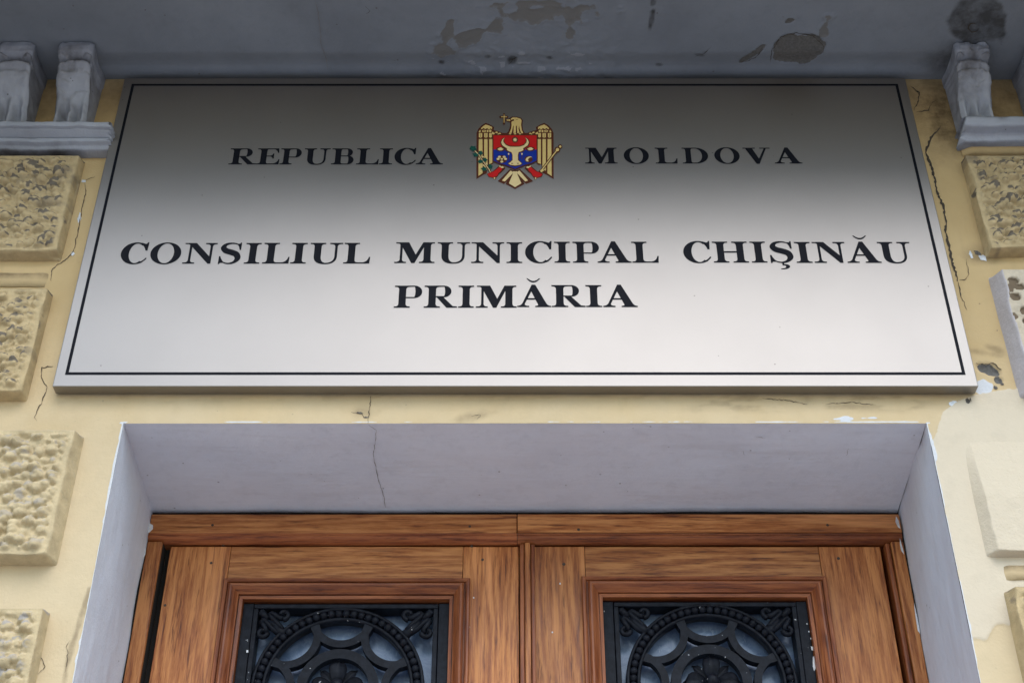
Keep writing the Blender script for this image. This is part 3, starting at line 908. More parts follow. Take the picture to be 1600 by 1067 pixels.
for sx in (-1, 1):                       # added consoles out of view, there to darken the upper corners
    cp = [(0.0, ZC - 0.75), (-0.12, ZC - 0.74), (-0.17, ZC - 0.66), (-0.16, ZC - 0.52), (-0.22, ZC - 0.36), (-0.36, ZC - 0.24), (-0.50, ZC - 0.19), (-0.58, ZC - 0.13), (-0.58, ZC - 0.007), (0.0, ZC - 0.007)]
    k_ = len(cp)
    xs_ = (sx * 1.40, sx * 1.60)
    vs_ = [(x, y, z) for x in xs_ for y, z in cp]
    bm = bmesh.new()
    bv = [bm.verts.new(q) for q in vs_]
    bm.faces.new(bv[:k_]); bm.faces.new(bv[k_:])
    for i in range(k_): bm.faces.new((bv[i], bv[(i + 1) % k_], bv[k_ + (i + 1) % k_], bv[k_ + i]))
    bmesh.ops.recalc_face_normals(bm, faces=bm.faces)
    bmesh.ops.bevel(bm, geom=bm.edges[:], offset=0.008, segments=2, affect='EDGES')
    frombm('added_shade_console', bm, M['oldwhite'], bld)
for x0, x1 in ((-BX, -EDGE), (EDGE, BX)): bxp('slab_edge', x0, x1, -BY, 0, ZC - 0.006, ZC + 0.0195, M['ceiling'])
def onceil(a, b):
    x, y, z = UH(a, b, ZC - 0.003)
    c_ = -0.006 * float(sstep(-0.095, -0.05, np.array(y)))
    return (x, y, z - c_)
strip('crack', [(493, 0), (497, 20), (500, 45), (502, 70), (510, 95), (512, 112)], 1.3, onceil, None, M['crack_soft'], 1.5)
for pts, w in (([(1204, 100), (1206, 80), (1220, 58), (1245, 52), (1270, 56), (1287, 72), (1288, 84)], 2.0), ([(570, 10), (578, 18), (572, 22)], 1.6),
               ([(1521 + 8 * math.cos(t * 0.6), 44 + 7 * math.sin(t * 0.6)) for t in range(10)], 4.5), ([(1155, 100), (1168, 98), (1180, 92), (1195, 74)], 1.6),
               ([(795, 104), (801, 96), (807, 91)], 4.0), ([(1085, 90), (1100, 85), (1112, 73)], 1.4)):
    strip('crack', pts, w, onceil, None, M['crack'], 1.5)

# ------------------------------------------------------------------ the sign
SY = -0.033
Zt, Zb = UZ(122.5, SY), UZ(603.5, SY)
SXL = (UX(196, 122.5, SY) + UX(80, 603.5, SY)) / 2
SXR = (UX(1416, 122.5, SY) + UX(1527, 603.5, SY)) / 2
sign = thing('name_board', 'wide satin metal board reading REPUBLICA MOLDOVA above the oak doors', 'sign', ((SXL + SXR) / 2, 0, Zb))
bm = bmesh.new()
g = bmesh.ops.create_cube(bm, size=1)['verts']
for q in g:
    q.co = Vector(((SXL + SXR) / 2 + q.co.x * (SXR - SXL), (SY - 0.0035) / 2 + q.co.y * (-0.0035 - SY), (Zt + Zb) / 2 + q.co.z * (Zt - Zb)))
bmesh.ops.bevel(bm, geom=bm.edges[:], offset=0.0018, segments=3, affect='EDGES', profile=0.5)
frombm('panel', bm, M['sign'], sign)
YP = SY - 0.0004
def on(a, b): 
    p = U(a, b, YP)
    return (p[0], p[2])
xl0, xr0 = UX(156, 360, YP), UX(1456, 360, YP)
xl0 = (UX(205, 132, YP) + UX(103, 583, YP)) / 2
xr0 = (UX(1404, 132, YP) + UX(1507, 583, YP)) / 2
zt0, zb0 = UZ(131.5, YP), UZ(585.5, YP)
bw = 0.0068
for q in ([(xl0, zt0), (xr0, zt0), (xr0 - bw, zt0 - bw), (xl0 + bw, zt0 - bw)], [(xl0, zb0), (xr0, zb0), (xr0 - bw, zb0 + bw), (xl0 + bw, zb0 + bw)],
          [(xl0, zt0), (xl0, zb0), (xl0 + bw, zb0 + bw), (xl0 + bw, zt0 - bw)], [(xr0, zt0), (xr0, zb0), (xr0 - bw, zb0 + bw), (xr0 - bw, zt0 - bw)]):
    flat2d('border_line', [q], YP, M['ink'], sign)

# ---- lettering: bold wide roman capitals drawn as outlines
def qb(p0, c, p1, n=7):
    return [((1 - t) ** 2 * p0[0] + 2 * t * (1 - t) * c[0] + t * t * p1[0], (1 - t) ** 2 * p0[1] + 2 * t * (1 - t) * c[1] + t * t * p1[1]) for t in [i / n for i in range(n + 1)]]
S_, K_, TN = 0.06, 0.13, 0.095          # serif thickness, bracket, thin stroke
def rect(a, b, c, d): return [(a, c), (b, c), (b, d), (a, d)]
def serif(x0, x1, l, r, top):
    """serif slab x0..x1 with brackets into a stem l..r"""
    f = (lambda y: 1 - y) if top else (lambda y: y)
    out = [[(x0, f(0)), (x1, f(0)), (x1, f(S_)), (x0, f(S_))]]
    b = min(K_, 0.16)
    if l - x0 > 0.03:
        c = qb((x0 + 0.25 * (l - x0), S_), (l, S_), (l, S_ + b))
        out.append([(a, f(y)) for a, y in [(l + 0.01, S_ - 0.01), (x0 + 0.25 * (l - x0), S_ - 0.01)] + c + [(l + 0.01, S_ + b)]])
    if x1 - r > 0.03:
        c = qb((x1 - 0.25 * (x1 - r), S_), (r, S_), (r, S_ + b))
        out.append([(a, f(y)) for a, y in [(r - 0.01, S_ - 0.01), (x1 - 0.25 * (x1 - r), S_ - 0.01)] + c + [(r - 0.01, S_ + b)]])
    return out
def stem(l, r, x0, x1, y0=0, y1=1):
    return [rect(l, r, y0, y1)] + serif(x0, x1, l, r, False) + serif(x0, x1, l, r, True)
def ering(cx, cy, rxo, ryo, rxi, ryi, a0, a1, n=26, dxi=0.0):
    A = [math.radians(a0 + (a1 - a0) * i / n) for i in range(n + 1)]
    return [[(cx + rxo * math.cos(t), cy + ryo * math.sin(t)) for t in A] + [(cx + dxi + rxi * math.cos(t), cy + ryi * math.sin(t)) for t in A[::-1]]]
def full(cx, cy, rxo, ryo, rxi, ryi):
    return ering(cx, cy, rxo, ryo, rxi, ryi, 0, 181, 22) + ering(cx, cy, rxo, ryo, rxi, ryi, 180, 361, 22)
def bowl(l, x1, y0, y1, wt=0.27, th=0.055):
    h = (y1 - y0) / 2; cy = (y0 + y1) / 2
    r = min(h, (x1 - l) * 0.75)
    cx = x1 - r
    out = ering(cx, cy, r, h, max(0.04, r - wt), h - th, -90, 90, 20)
    out += [rect(l, cx + 0.01, y1 - th, y1), rect(l, cx + 0.01, y0, y0 + th)]
    return out
def tail_br(xr, y=0.0, s=1, h=0.32, w=0.26):
    """pointed terminal of L and E at the right; s=1 rises from the bottom, -1 hangs from the top"""
    f = lambda t: t if s > 0 else 1 - t
    c = qb((xr - w, S_), (xr - 0.075, S_ + 0.03), (xr - 0.035, h), 8)
    return [[(a, f(b)) for a, b in [(xr - w, 0)] + c + [(xr + 0.015, h), (xr - 0.005, 0)]]]
def G(ch):
    if ch == 'I': return stem(0.155, 0.415, 0, 0.57)
    if ch == 'L': return stem(0.155, 0.415, 0, 0.57) + [rect(0.4, 0.97, 0, S_)] + tail_br(0.97)
    if ch == 'E':
        return stem(0.155, 0.415, 0, 0.5) + [rect(0.4, 0.93, 0, S_), rect(0.4, 0.88, 1 - S_, 1), rect(0.4, 0.66, 0.49, 0.545)] + tail_br(0.97) + tail_br(0.92, s=-1, h=0.28, w=0.22) + \
            [[(0.56, 0.49)] + qb((0.56, 0.49), (0.66, 0.47), (0.68, 0.36), 5) + [(0.73, 0.36), (0.73, 0.68), (0.68, 0.68)] + qb((0.68, 0.68), (0.66, 0.56), (0.56, 0.545), 5)]
    if ch == 'P': return stem(0.155, 0.415, 0, 0.57) + bowl(0.4, 0.99, 0.43, 1.0)
    if ch == 'B': return stem(0.155, 0.415, 0, 0.5) + bowl(0.4, 0.92, 0.5, 1.0, 0.25) + bowl(0.4, 0.98, 0, 0.552, 0.26)
    if ch == 'R':
        leg = [(0.42, 0.5), (0.66, 0.5), (1.02, 0.075), (1.17, S_), (1.17, 0), (0.80, 0)]
        return stem(0.155, 0.415, 0, 0.57) + bowl(0.4, 0.96, 0.47, 1.0, 0.26) + [leg]
    if ch == 'D':
        return stem(0.155, 0.415, 0, 0.5) + ering(0.62, 0.5, 0.59, 0.5, 0.30, 0.445, -90, 90, 24) + [rect(0.4, 0.63, 0.945, 1), rect(0.4, 0.63, 0, 0.055)]
    if ch == 'O': return full(0.57, 0.5, 0.57, 0.53, 0.30, 0.475)
    if ch == 'C':
        o = ering(0.54, 0.5, 0.54, 0.53, 0.27, 0.47, 52, 308, 40, 0.03)
        up = [(0.83, 0.86)] + qb((0.80, 0.92), (0.90, 0.98), (0.93, 1.02), 4) + [(0.985, 1.02), (0.97, 0.64), (0.90, 0.64)] + qb((0.90, 0.64), (0.84, 0.84), (0.68, 0.955), 6) + [(0.70, 1.0)]
        up = [(0.66, 0.96)] + qb((0.66, 0.965), (0.84, 0.86), (0.89, 0.63), 7) + [(0.965, 0.63), (0.985, 1.03), (0.93, 1.03)] + qb((0.93, 1.03), (0.91, 0.955), (0.86, 0.955), 4) + [(0.84, 0.965), (0.72, 1.01)]
        lo = [(0.72, 0.02)] + qb((0.72, 0.015), (0.90, 0.07), (1.0, 0.26), 7) + [(0.955, 0.29)] + qb((0.955, 0.29), (0.84, 0.10), (0.66, 0.055), 7)
        return o + [up, lo]
    if ch == 'U':
        t = qb((0.86 + 0.0, 0.36), (0.86, -0.03), (0.53, -0.03), 12)
        ti = qb((0.55, 0.03), (0.80, 0.03), (0.80 - 0.02, 0.36), 12)
        out = [rect(0.155, 0.415, 0.33, 1)] + serif(0, 0.57, 0.155, 0.415, True)
        out += [[(0.155, 0.36)] + qb((0.155, 0.36), (0.155, -0.03), (0.60, -0.03), 14) + [(0.60, 0.035)] + qb((0.60, 0.035), (0.415, 0.05), (0.415, 0.36), 12)]
        out += [[(0.59, -0.03)] + qb((0.60, -0.03), (1.01, -0.02), (1.01, 0.36), 14) + [(0.915, 0.36)] + qb((0.915, 0.36), (0.91, 0.04), (0.60, 0.035), 12) + [(0.59, 0.035)]]
        out += [rect(0.915, 1.01, 0.33, 1)] + serif(0.72, 1.2, 0.915, 1.01, True)
        return out
    if ch == 'N':
        out = [rect(0.185, 0.275, 0, 0.9)] + serif(0, 0.44, 0.185, 0.275, False)
        out += [[(0.0, 1.0), (0.42, 1.0), (1.035, 0.25), (1.035, 0.0), (0.93, 0.0), (0.19, 0.90), (0.12, 0.945), (0.0, 0.945)]]
        out += [rect(0.945, 1.035, 0.0, 1)] + serif(0.76, 1.19, 0.945, 1.035, True)
        return out
    if ch == 'M':
        out = [rect(0.19, 0.28, 0, 0.92)] + serif(0, 0.43, 0.19, 0.28, False)
        out += [[(0.03, 1.0), (0.51, 1.0), (0.79, 0.36), (0.74, 0.0), (0.62, 0.0), (0.22, 0.88), (0.14, 0.945), (0.03, 0.945)]]
        out += [[(0.62, 0.0), (0.74, 0.0), (1.12, 0.90), (1.12, 1.0), (1.03, 1.0), (0.70, 0.25)]]
        out += [rect(1.06, 1.32, 0, 1)] + serif(0.90, 1.47, 1.06, 1.32, False)
        out += [rect(1.03, 1.44, 1 - S_, 1)] + serif(1.1, 1.46, 1.06, 1.32, True)
        return out
    if ch == 'A':
        out = [[(0.13, 0.03), (0.23, 0.03), (0.56, 0.80), (0.66, 1.02), (0.535, 1.02)]]
        out += [[(0.535, 1.02), (0.67, 1.02), (1.13, 0.03), (0.80, 0.03), (0.50, 0.76)]]
        out += [rect(0.30, 0.78, 0.335, 0.405)]
        out += [rect(0, 0.44, 0, S_), rect(0.66, 1.24, 0, S_)]
        out += [[(0.02, S_ - .01)] + qb((0.02, S_), (0.14, S_ + 0.01), (0.20, 0.19), 6) + [(0.22, 0.19), (0.235, S_ - .01)], [(0.40, S_ - .01), (0.40, S_)] + qb((0.38, S_), (0.26, S_ + 0.02), (0.285, 0.16), 6) + [(0.26, 0.16), (0.2, S_ - .01)]]
        out += [[(0.70, S_ - .01)] + qb((0.70, S_), (0.80, S_ + 0.01), (0.76, 0.15), 5) + [(0.80, 0.15), (0.84, S_ - .01)], [(1.20, S_ - .01)] + qb((1.20, S_), (1.12, S_ + 0.01), (1.06, 0.18), 5) + [(1.03, 0.18), (1.0, S_ - .01)]]
        return out
    if ch == 'V':
        out = [[(0.11, 0.97), (0.44, 0.97), (0.72, 0.28), (0.70, -0.02), (0.57, -0.02)]]
        out += [[(0.57, -0.02), (0.70, -0.02), (1.09, 0.97), (0.99, 0.97), (0.66, 0.22)]]
        out += [rect(0, 0.58, 1 - S_, 1), rect(0.78, 1.26, 1 - S_, 1)]
        return out
    if ch == 'H':
        return stem(0.155, 0.415, 0, 0.57) + stem(0.875, 1.135, 0.72, 1.29) + [rect(0.4, 0.89, 0.47, 0.54)]
    if ch == 'S':
        # spine as a stroke of changing width
        ctr = [(0.735, 0.79), (0.66, 0.93), (0.46, 0.985), (0.24, 0.93), (0.15, 0.77), (0.25, 0.625), (0.46, 0.545), (0.64, 0.45), (0.71, 0.26), (0.60, 0.08), (0.40, 0.01), (0.20, 0.07), (0.09, 0.25)]
        wid = [0.03, 0.05, 0.065, 0.115, 0.215, 0.25, 0.26, 0.25, 0.215, 0.115, 0.065, 0.05, 0.03]
        Cx, Wx = [], []
        for i in range(len(ctr) - 1):       # catmull-rom
            p0, p1, p2, p3 = ctr[max(i - 1, 0)], ctr[i], ctr[i + 1], ctr[min(i + 2, len(ctr) - 1)]
            for k in range(5):
                t = k / 5
                Cx.append(tuple(0.5 * (2 * p1[j] + (p2[j] - p0[j]) * t + (2 * p0[j] - 5 * p1[j] + 4 * p2[j] - p3[j]) * t * t + (3 * p1[j] - p0[j] - 3 * p2[j] + p3[j]) * t ** 3) for j in (0, 1)))
                Wx.append(wid[i] * (1 - t) + wid[i + 1] * t)
        Cx.append(ctr[-1]); Wx.append(wid[-1])
        Lf, Rt = [], []
        for i, (p, w) in enumerate(zip(Cx, Wx)):
            a, b = Cx[max(i - 1, 0)], Cx[min(i + 1, len(Cx) - 1)]
            d = math.hypot(b[0] - a[0], b[1] - a[1]) or 1
            nx_, ny_ = -(b[1] - a[1]) / d, (b[0] - a[0]) / d
            Lf.append((p[0] + nx_ * w / 2, p[1] + ny_ * w / 2)); Rt.append((p[0] - nx_ * w / 2, p[1] - ny_ * w / 2))
        out = [[Lf[i], Lf[i + 1], Rt[i + 1], Rt[i]] for i in range(len(Cx) - 1)]
        out += [[(0.60, 0.955), (0.70, 0.86), (0.745, 0.66), (0.80, 0.66), (0.80, 1.02), (0.755, 1.02), (0.735, 0.965), (0.69, 0.965)]]
        out += [[(0.27, 0.045), (0.13, 0.16), (0.075, 0.36), (0.02, 0.36), (0.02, -0.02), (0.065, -0.02), (0.09, 0.04), (0.15, 0.04)]]
        return out
    raise KeyError(ch)
WID = dict(I=0.57, L=0.985, E=0.985, P=0.99, B=0.98, R=1.17, D=1.21, O=1.14, C=1.0, U=1.2, N=1.19, M=1.47, A=1.24, V=1.26, H=1.29, S=0.84)
def breve(cx):
    return [qb((cx - 0.26, 1.31), (cx, 0.93), (cx + 0.26, 1.31), 14) + qb((cx + 0.205, 1.31), (cx, 1.08), (cx - 0.205, 1.31), 14)]
def cedilla(cx):
    return [[(cx - 0.05, 0.0), (cx + 0.02, 0.0), (cx + 0.01, -0.07)] + qb((cx + 0.06, -0.07), (cx + 0.22, -0.09), (cx + 0.20, -0.20), 6) + qb((cx + 0.20, -0.20), (cx + 0.14, -0.33), (cx - 0.12, -0.31), 6)
            + [(cx - 0.11, -0.275)] + qb((cx - 0.10, -0.275), (cx + 0.07, -0.26), (cx + 0.07, -0.18), 5) + qb((cx + 0.07, -0.18), (cx + 0.05, -0.12), (cx - 0.05, -0.13), 4)]
def letter(ch, pl, pr_, base, top):
    mid = (base + top) / 2
    xa, xb_ = UX(pl, mid, YP), UX(pr_, mid, YP)
    z0, z1 = UZ(base, YP), UZ(top, YP)
    root = {'Ş': 'S', 'Ă': 'A'}.get(ch, ch)
    polys = G(root)
    if ch == 'Ă': polys = polys + breve(0.60)
    if ch == 'Ş': polys = polys + cedilla(0.45)
    w = WID[root]
    flat2d('letter', [[(xa + (xb_ - xa) * a / w, z0 + (z1 - z0) * b) for a, b in p] for p in polys], YP, M['ink'], sign)
def line(spec, org, sc, base, top):
    for ch, a, b in spec: letter(ch, org + a / sc, org + b / sc, base, top)
line([('R', 81, 267), ('E', 267, 421), ('P', 424, 566), ('U', 584, 759), ('B', 771, 921), ('L', 939, 1091), ('I', 1094, 1182), ('C', 1195, 1342), ('A', 1341, 1524)], 340, 4.324, 257.2, 232.2)
line([('M', 98, 305), ('O', 347, 508), ('L', 549, 690), ('D', 722, 888), ('O', 928, 1090), ('V', 1114, 1289), ('A', 1309, 1485)], 890, 4.103, 255.8, 231.2)
q_ = 7.273
line([('C', 65, 370), ('O', 400, 750), ('N', 780, 1148), ('S', 1178, 1437), ('I', 1476, 1651)], 180, q_, 412.1, 379.8)
line([('L', 155, 460), ('I', 473, 650), ('U', 684, 1054), ('L', 1071, 1374)], 390, q_, 411.9, 379.6)
line([('M', 123, 578), ('U', 606, 976), ('N', 993, 1366), ('I', 1392, 1571)], 600, q_, 411.1, 378.7)
line([('C', 3, 312), ('I', 335, 513), ('P', 545, 845), ('A', 822, 1206), ('L', 1216, 1518)], 820, q_, 410.6, 377.8)
line([('C', 128, 442), ('H', 464, 862), ('I', 893, 1070), ('Ş', 1102, 1380)], 1050, q_, 410.4, 377.6)
line([('I', 92, 271), ('N', 295, 668), ('Ă', 667, 1052), ('U', 1040, 1412)], 1230, q_, 410.8, 378.2)
line([('P', 118, 432), ('R', 456, 832), ('I', 845, 1022), ('M', 1045, 1507)], 600, q_, 480.8, 446.3)
line([('Ă', 58, 443), ('R', 450, 832), ('I', 838, 1020), ('A', 1032, 1422)], 800, q_, 479.8, 445.5)

# ---- the coat of arms, printed in layers
coa = bpy.data.objects.new('coat_of_arms', None)
attach(coa, U(805, 238, SY), sign)
def E(pts): return [on(700 + a / 7.114, 160 + b / 7.114) for a, b in pts]
def mir(pts): return [(1490 - a, b) for a, b in pts][::-1]
_lay = [0]
def art(name, polys, mat, both=False, layer=1, split=False):
    ps = list(polys)
    if both: ps += [mir(p) for p in polys]
    if split or (both and len(polys) == 1):
        for p in ps: flat2d(name, [E(p)], SY - 0.0004 - 0.00022 * layer, M[mat], coa)
        return
    return flat2d(name, [E(p) for p in ps], SY - 0.0004 - 0.00022 * layer, M[mat], coa)
def disc(cx, cy, rx, ry=None, n=20, a0=0):
    ry = ry or rx
    return [(cx + rx * math.cos(2 * math.pi * i / n + a0), cy + ry * math.sin(2 * math.pi * i / n + a0)) for i in range(n)]
def bar(a, b, w):
    d = Vector((b[0] - a[0], b[1] - a[1])).normalized()
    return [(a[0] - d.y * w, a[1] + d.x * w), (b[0] - d.y * w, b[1] + d.x * w), (b[0] + d.y * w, b[1] - d.x * w), (a[0] + d.y * w, a[1] - d.x * w)]
wing = [(316, 856), (317, 345), (335, 300), (375, 258), (420, 231), (466, 250), (513, 279), (506, 312), (545, 320), (610, 343), (690, 345), (690, 378), (505, 378), (505, 680), (480, 700), (455, 690), (440, 735), (430, 790), (395, 806)]
art('wing_outline', [wing], 'brown', True, 1)
art('wing_feather', [[(342, 412), (383, 412), (385, 790), (338, 822)], [(402, 412), (440, 412), (440, 735), (430, 755), (402, 762)], [(458, 412), (493, 412), (493, 675), (458, 690)],
                     [(343, 345), (380, 345), (380, 390), (362, 398), (343, 390)], [(402, 345), (440, 345), (440, 390), (421, 398), (402, 390)], [(457, 345), (487, 345), (487, 390), (472, 396), (457, 390)],
                     [(340, 330), (358, 308), (364, 330), (352, 340)], disc(400, 323, 22, 13), disc(440, 323, 11, 14), disc(470, 322, 13, 14),
                     [(366, 292), (395, 265), (420, 251), (455, 262), (490, 278), (488, 304), (472, 292), (455, 308), (435, 290), (415, 302), (395, 288), (375, 304)],
                     [(490, 330), (520, 345), (515, 360), (490, 358)], disc(540, 338, 14, 9), disc(575, 349, 14, 7), disc(560, 356, 10, 5)], 'gold', True, 2, True)
art('feather_shaft', [rect(359, 363, 352, 394), rect(419, 423, 352, 394), disc(400, 323, 8, 6)], 'brown', True, 3, True)
art('eagle_outline', [[(672, 190), (692, 172), (715, 162), (765, 164), (815, 178), (833, 203), (825, 260), (834, 310), (865, 366), (630, 366), (672, 325), (692, 268), (690, 230), (672, 222), (640, 212), (638, 192)]], 'brown', False, 2)
art('eagle_head', [[(698, 186), (718, 173), (765, 174), (806, 187), (819, 207), (812, 258), (820, 312), (838, 348), (812, 345), (797, 300), (790, 262), (784, 300), (797, 345), (770, 345), (765, 265), (755, 265), (754, 345), (728, 345), (731, 265), (724, 265),
                    (708, 345), (682, 345), (702, 300), (706, 262), (704, 225), (712, 214)], [(646, 197), (690, 193), (694, 212), (652, 208)], disc(690, 354, 14, 6), disc(745, 355, 14, 6), disc(800, 354, 14, 6)], 'gold', False, 3)
art('eagle_eye', [[(700, 206), (722, 192), (738, 198), (730, 210), (706, 216)], rect(752, 775, 193, 198)], 'brown', False, 4)
art('cross_outline', [rect(611, 635, 134, 242), rect(578, 664, 154, 181), disc(623, 240, 13), disc(623, 138, 13), disc(582, 167, 12), disc(660, 167, 12)], 'brown', False, 3)
art('cross', [rect(619, 627, 142, 232), rect(588, 656, 163, 171)], 'gold', False, 4)
art('tail_outline', [[(688, 745), (745, 762), (802, 745), (946, 879), (868, 909), (836, 882), (850, 910), (745, 966), (640, 910), (654, 882), (622, 909), (552, 879)]], 'brown', False, 1)
art('tail_feather', [[(722, 768), (745, 772), (768, 768), (770, 800), (815, 902), (745, 945), (677, 902), (720, 800)], [(694, 762), (716, 770), (722, 790), (632, 882), (600, 872)], mir([(694, 762), (716, 770), (722, 790), (632, 882), (600, 872)])], 'cream', False, 2, True)
leg = [(568, 722), (605, 735), (590, 765), (562, 790), (545, 822), (500, 838), (458, 828), (438, 800), (470, 782), (505, 772), (540, 748)]
art('leg_outline', [[(560, 712), (600, 690), (640, 735), (598, 778), (568, 800), (550, 826), (535, 842), (530, 860), (508, 858), (500, 842), (452, 832), (432, 800), (470, 776), (500, 768)]], 'brown', True, 1)
art('leg', [leg], 'red', True, 2)
art('leg_cuff', [[(566, 716), (575, 705), (590, 716), (606, 712), (625, 726), (600, 736), (585, 726)]], 'cream', True, 3)
art('talon', [disc(517, 847, 9, 10)], 'cream', True, 3)
sh = [(493, 362), (997, 362), (997, 662), (930, 692), (850, 714), (745, 758), (640, 714), (560, 692), (493, 662)]
art('shield_outline', [sh], 'brown', False, 4)
art('shield_chief', [[(506, 373), (984, 373), (984, 530), (506, 530)]], 'red', False, 5)
art('shield_field', [[(506, 530), (984, 530), (984, 653), (925, 680), (850, 700), (745, 744), (640, 700), (565, 680), (506, 653)]], 'blue', False, 5)
hornL = [(640, 388), (598, 412), (578, 452), (594, 492), (630, 518), (642, 548), (690, 560), (760, 560), (760, 490), (690, 488), (648, 472), (626, 444), (624, 415)]
hd = [(640, 520), (700, 490), (745, 495), (790, 490), (850, 520), (850, 545), (820, 562), (792, 568), (786, 595), (788, 648), (808, 664), (828, 686), (806, 708), (745, 720), (684, 708), (662, 686), (688, 662), (710, 645), (710, 595), (702, 570), (670, 560), (645, 545)]
art('bull_outline', [hornL, mir(hornL), hd, disc(745, 422, 34, 34), disc(598, 638, 62, 44), disc(895, 638, 46, 36), disc(583, 527, 50, 25), disc(915, 525, 50, 25)], 'brown', False, 6)
hg = [(632, 396), (604, 420), (590, 452), (604, 484), (640, 508), (660, 520), (745, 530), (745, 502), (690, 500), (645, 484), (617, 452), (614, 424)]
hdg = [(655, 520), (700, 500), (745, 505), (790, 500), (835, 520), (838, 538), (812, 552), (786, 558), (776, 592), (778, 650), (802, 670), (818, 686), (802, 699), (745, 709), (688, 699), (672, 686), (700, 668), (718, 648), (718, 592), (706, 560), (676, 550), (655, 536)]
st_ = [(745 + (27 if i % 2 == 0 else 12) * math.cos(i * math.pi / 8), 422 + (27 if i % 2 == 0 else 12) * math.sin(i * math.pi / 8)) for i in range(16)]
art('bull_head', [hg, mir(hg), hdg], 'cream', False, 7)
ro = [disc(598, 636, 14, 10)] + [disc(598 + 41 * math.cos(math.radians(a)), 636 + 30 * math.sin(math.radians(a)), 17, 12) for a in (-50, -130, 180, 90, 0)]
cres = [(862, 650), (868, 628), (890, 612), (918, 608), (938, 617), (915, 618), (896, 628), (888, 648), (898, 662), (876, 664)]
art('shield_charge', [st_] + ro + [cres, [(548, 527), (570, 512), (590, 508), (620, 526), (600, 540), (570, 541)], [(880, 525), (905, 509), (925, 508), (952, 524), (930, 538), (900, 539)], disc(674, 580, 9, 10), disc(822, 580, 9, 10)], 'cream', False, 7, True)
art('nostril', [disc(712, 686, 11, 5), disc(778, 686, 11, 5)], 'brown', False, 8, True)
art('earring', [rect(670, 678, 596, 650), rect(818, 826, 596, 640)], 'brown', False, 7, True)
br = [(300, 545), (345, 590), (375, 640), (420, 700), (455, 750), (472, 785)]
art('branch_outline', [bar(a, b, 12) for a, b in zip(br, br[1:])], 'brown', False, 5)
art('branch_stem', [bar(a, b, 4) for a, b in zip(br, br[1:])] + [disc(390, 612, 9), disc(345, 632, 9), disc(430, 690, 9), disc(395, 705, 9), disc(366, 776, 9)], 'cream', False, 6)
def leaf(cx, cy, r, rot):
    return [(cx + r * k * math.cos(math.radians(rot + a)), cy + r * 0.85 * k * math.sin(math.radians(rot + a))) for a, k in ((0, 1.1), (35, .62), (70, .9), (110, .6), (150, .95), (180, .8), (215, .95), (250, .6), (290, .9), (325, .62))]
art('leaf', [leaf(280, 518, 44, 20), leaf(308, 588, 36, 200), leaf(362, 570, 34, 80), leaf(360, 664, 34, 180), leaf(412, 646, 32, 70), leaf(400, 746, 36, 190), leaf(470, 718, 34, 60)], 'green', False, 7, True)
art('mace_outline', [bar((1022, 785), (1225, 520), 15), disc(1215, 532, 32), disc(1246, 498, 25), bar((1022, 785), (1060, 748), 22)], 'brown', False, 5)
art('mace', [bar((1032, 772), (1212, 536), 6), disc(1216, 532, 19), disc(1247, 497, 13), bar((1030, 775), (1060, 750), 14)], 'gold', False, 6)

# ------------------------------------------------------------------ door frame
YL = YF + 0.022                                  # front of the leaves
frame = bpy.data.objects.new('door_frame', None)
attach(frame, (0, YF, 0), bld)
zh1, zh0 = UZ(803, YF), UZ(832, YF)
xj = UX(808, 815, YF)
FXL, FXR = XIL + 0.004, XIR - 0.004
box('head_rail', FXL, xj - 0.0008, YF, YF + 0.09, zh0, zh1, M['wood_h'], frame, 0.002)
box('head_rail', xj + 0.0008, FXR, YF - 0.0025, YF + 0.0875, zh0 + 0.001, zh1 - 0.001, M['wood_h'], frame, 0.002)
def hmould(x0, x1):
    pr = [(YF + 0.002, zh0), (YF + 0.004, zh0 - 0.003), (YF + 0.003, zh0 - 0.006), (YF + 0.007, zh0 - 0.012), (YF + 0.016, zh0 - 0.0175), (YF + 0.019, zh0 - 0.019), (YF + 0.08, zh0 - 0.019), (YF + 0.08, zh0)]
    k = len(pr)
    vs = [(x, y, z - 0.0003) for x in (x0, x1) for y, z in pr]
    fs = [[i, (i + 1) % k, k + (i + 1) % k, k + i] for i in range(k)] + [list(range(k))[::-1], list(range(k, 2 * k))]
    return mesh('head_moulding', vs, fs, M['mould_h'], frame)
hmould(FXL, xj - 0.0005); hmould(xj + 0.0005, FXR)
zl_top = zh0 - 0.0195
xs1 = (UX(252, 845, YF) + UX(235, 960, YF)) / 2
box('side_post', FXL, xs1, YF + 0.004, YF + 0.1, 0.0, zl_top, M['wood_v'], frame, 0.003)
xs2 = (UX(1393, 845, YF) + UX(1420, 1000, YF)) / 2
box('side_post', xs2, FXR, YF + 0.004, YF + 0.1, 0.0, zl_top, M['wood_v'], frame, 0.003)
xs3 = xs2 - 0.013
box('post_bead', xs3, xs2 - 0.001, YF + 0.009, YF + 0.1, 0.0, zl_top - 0.001, M['mould_v'], frame, 0.004)
box('gap_strip', xs1 + 0.0006, xs1 + 0.06, YF + 0.045, YF + 0.09, 0.0, zl_top, M['gap'], frame)  # near-black strips lining the gaps round the frame
box('gap_strip', xs1 - 0.0008, xs1 + 0.0004, YF + 0.012, YF + 0.0445, 0.0, zl_top - 0.001, M['gap'], frame)
box('gap_strip', FXL - 0.03, FXR + 0.03, YF + 0.016, YF + 0.09, zh1 + 0.0005, ZO + 0.03, M['gap'], frame)
for s, x0 in ((-1, FXL - 0.03), (1, FXR + 0.0006)):
    box('gap_strip', x0, x0 + 0.0294, YF + 0.012, YF + 0.09, 0.0, zh1, M['gap'], frame)
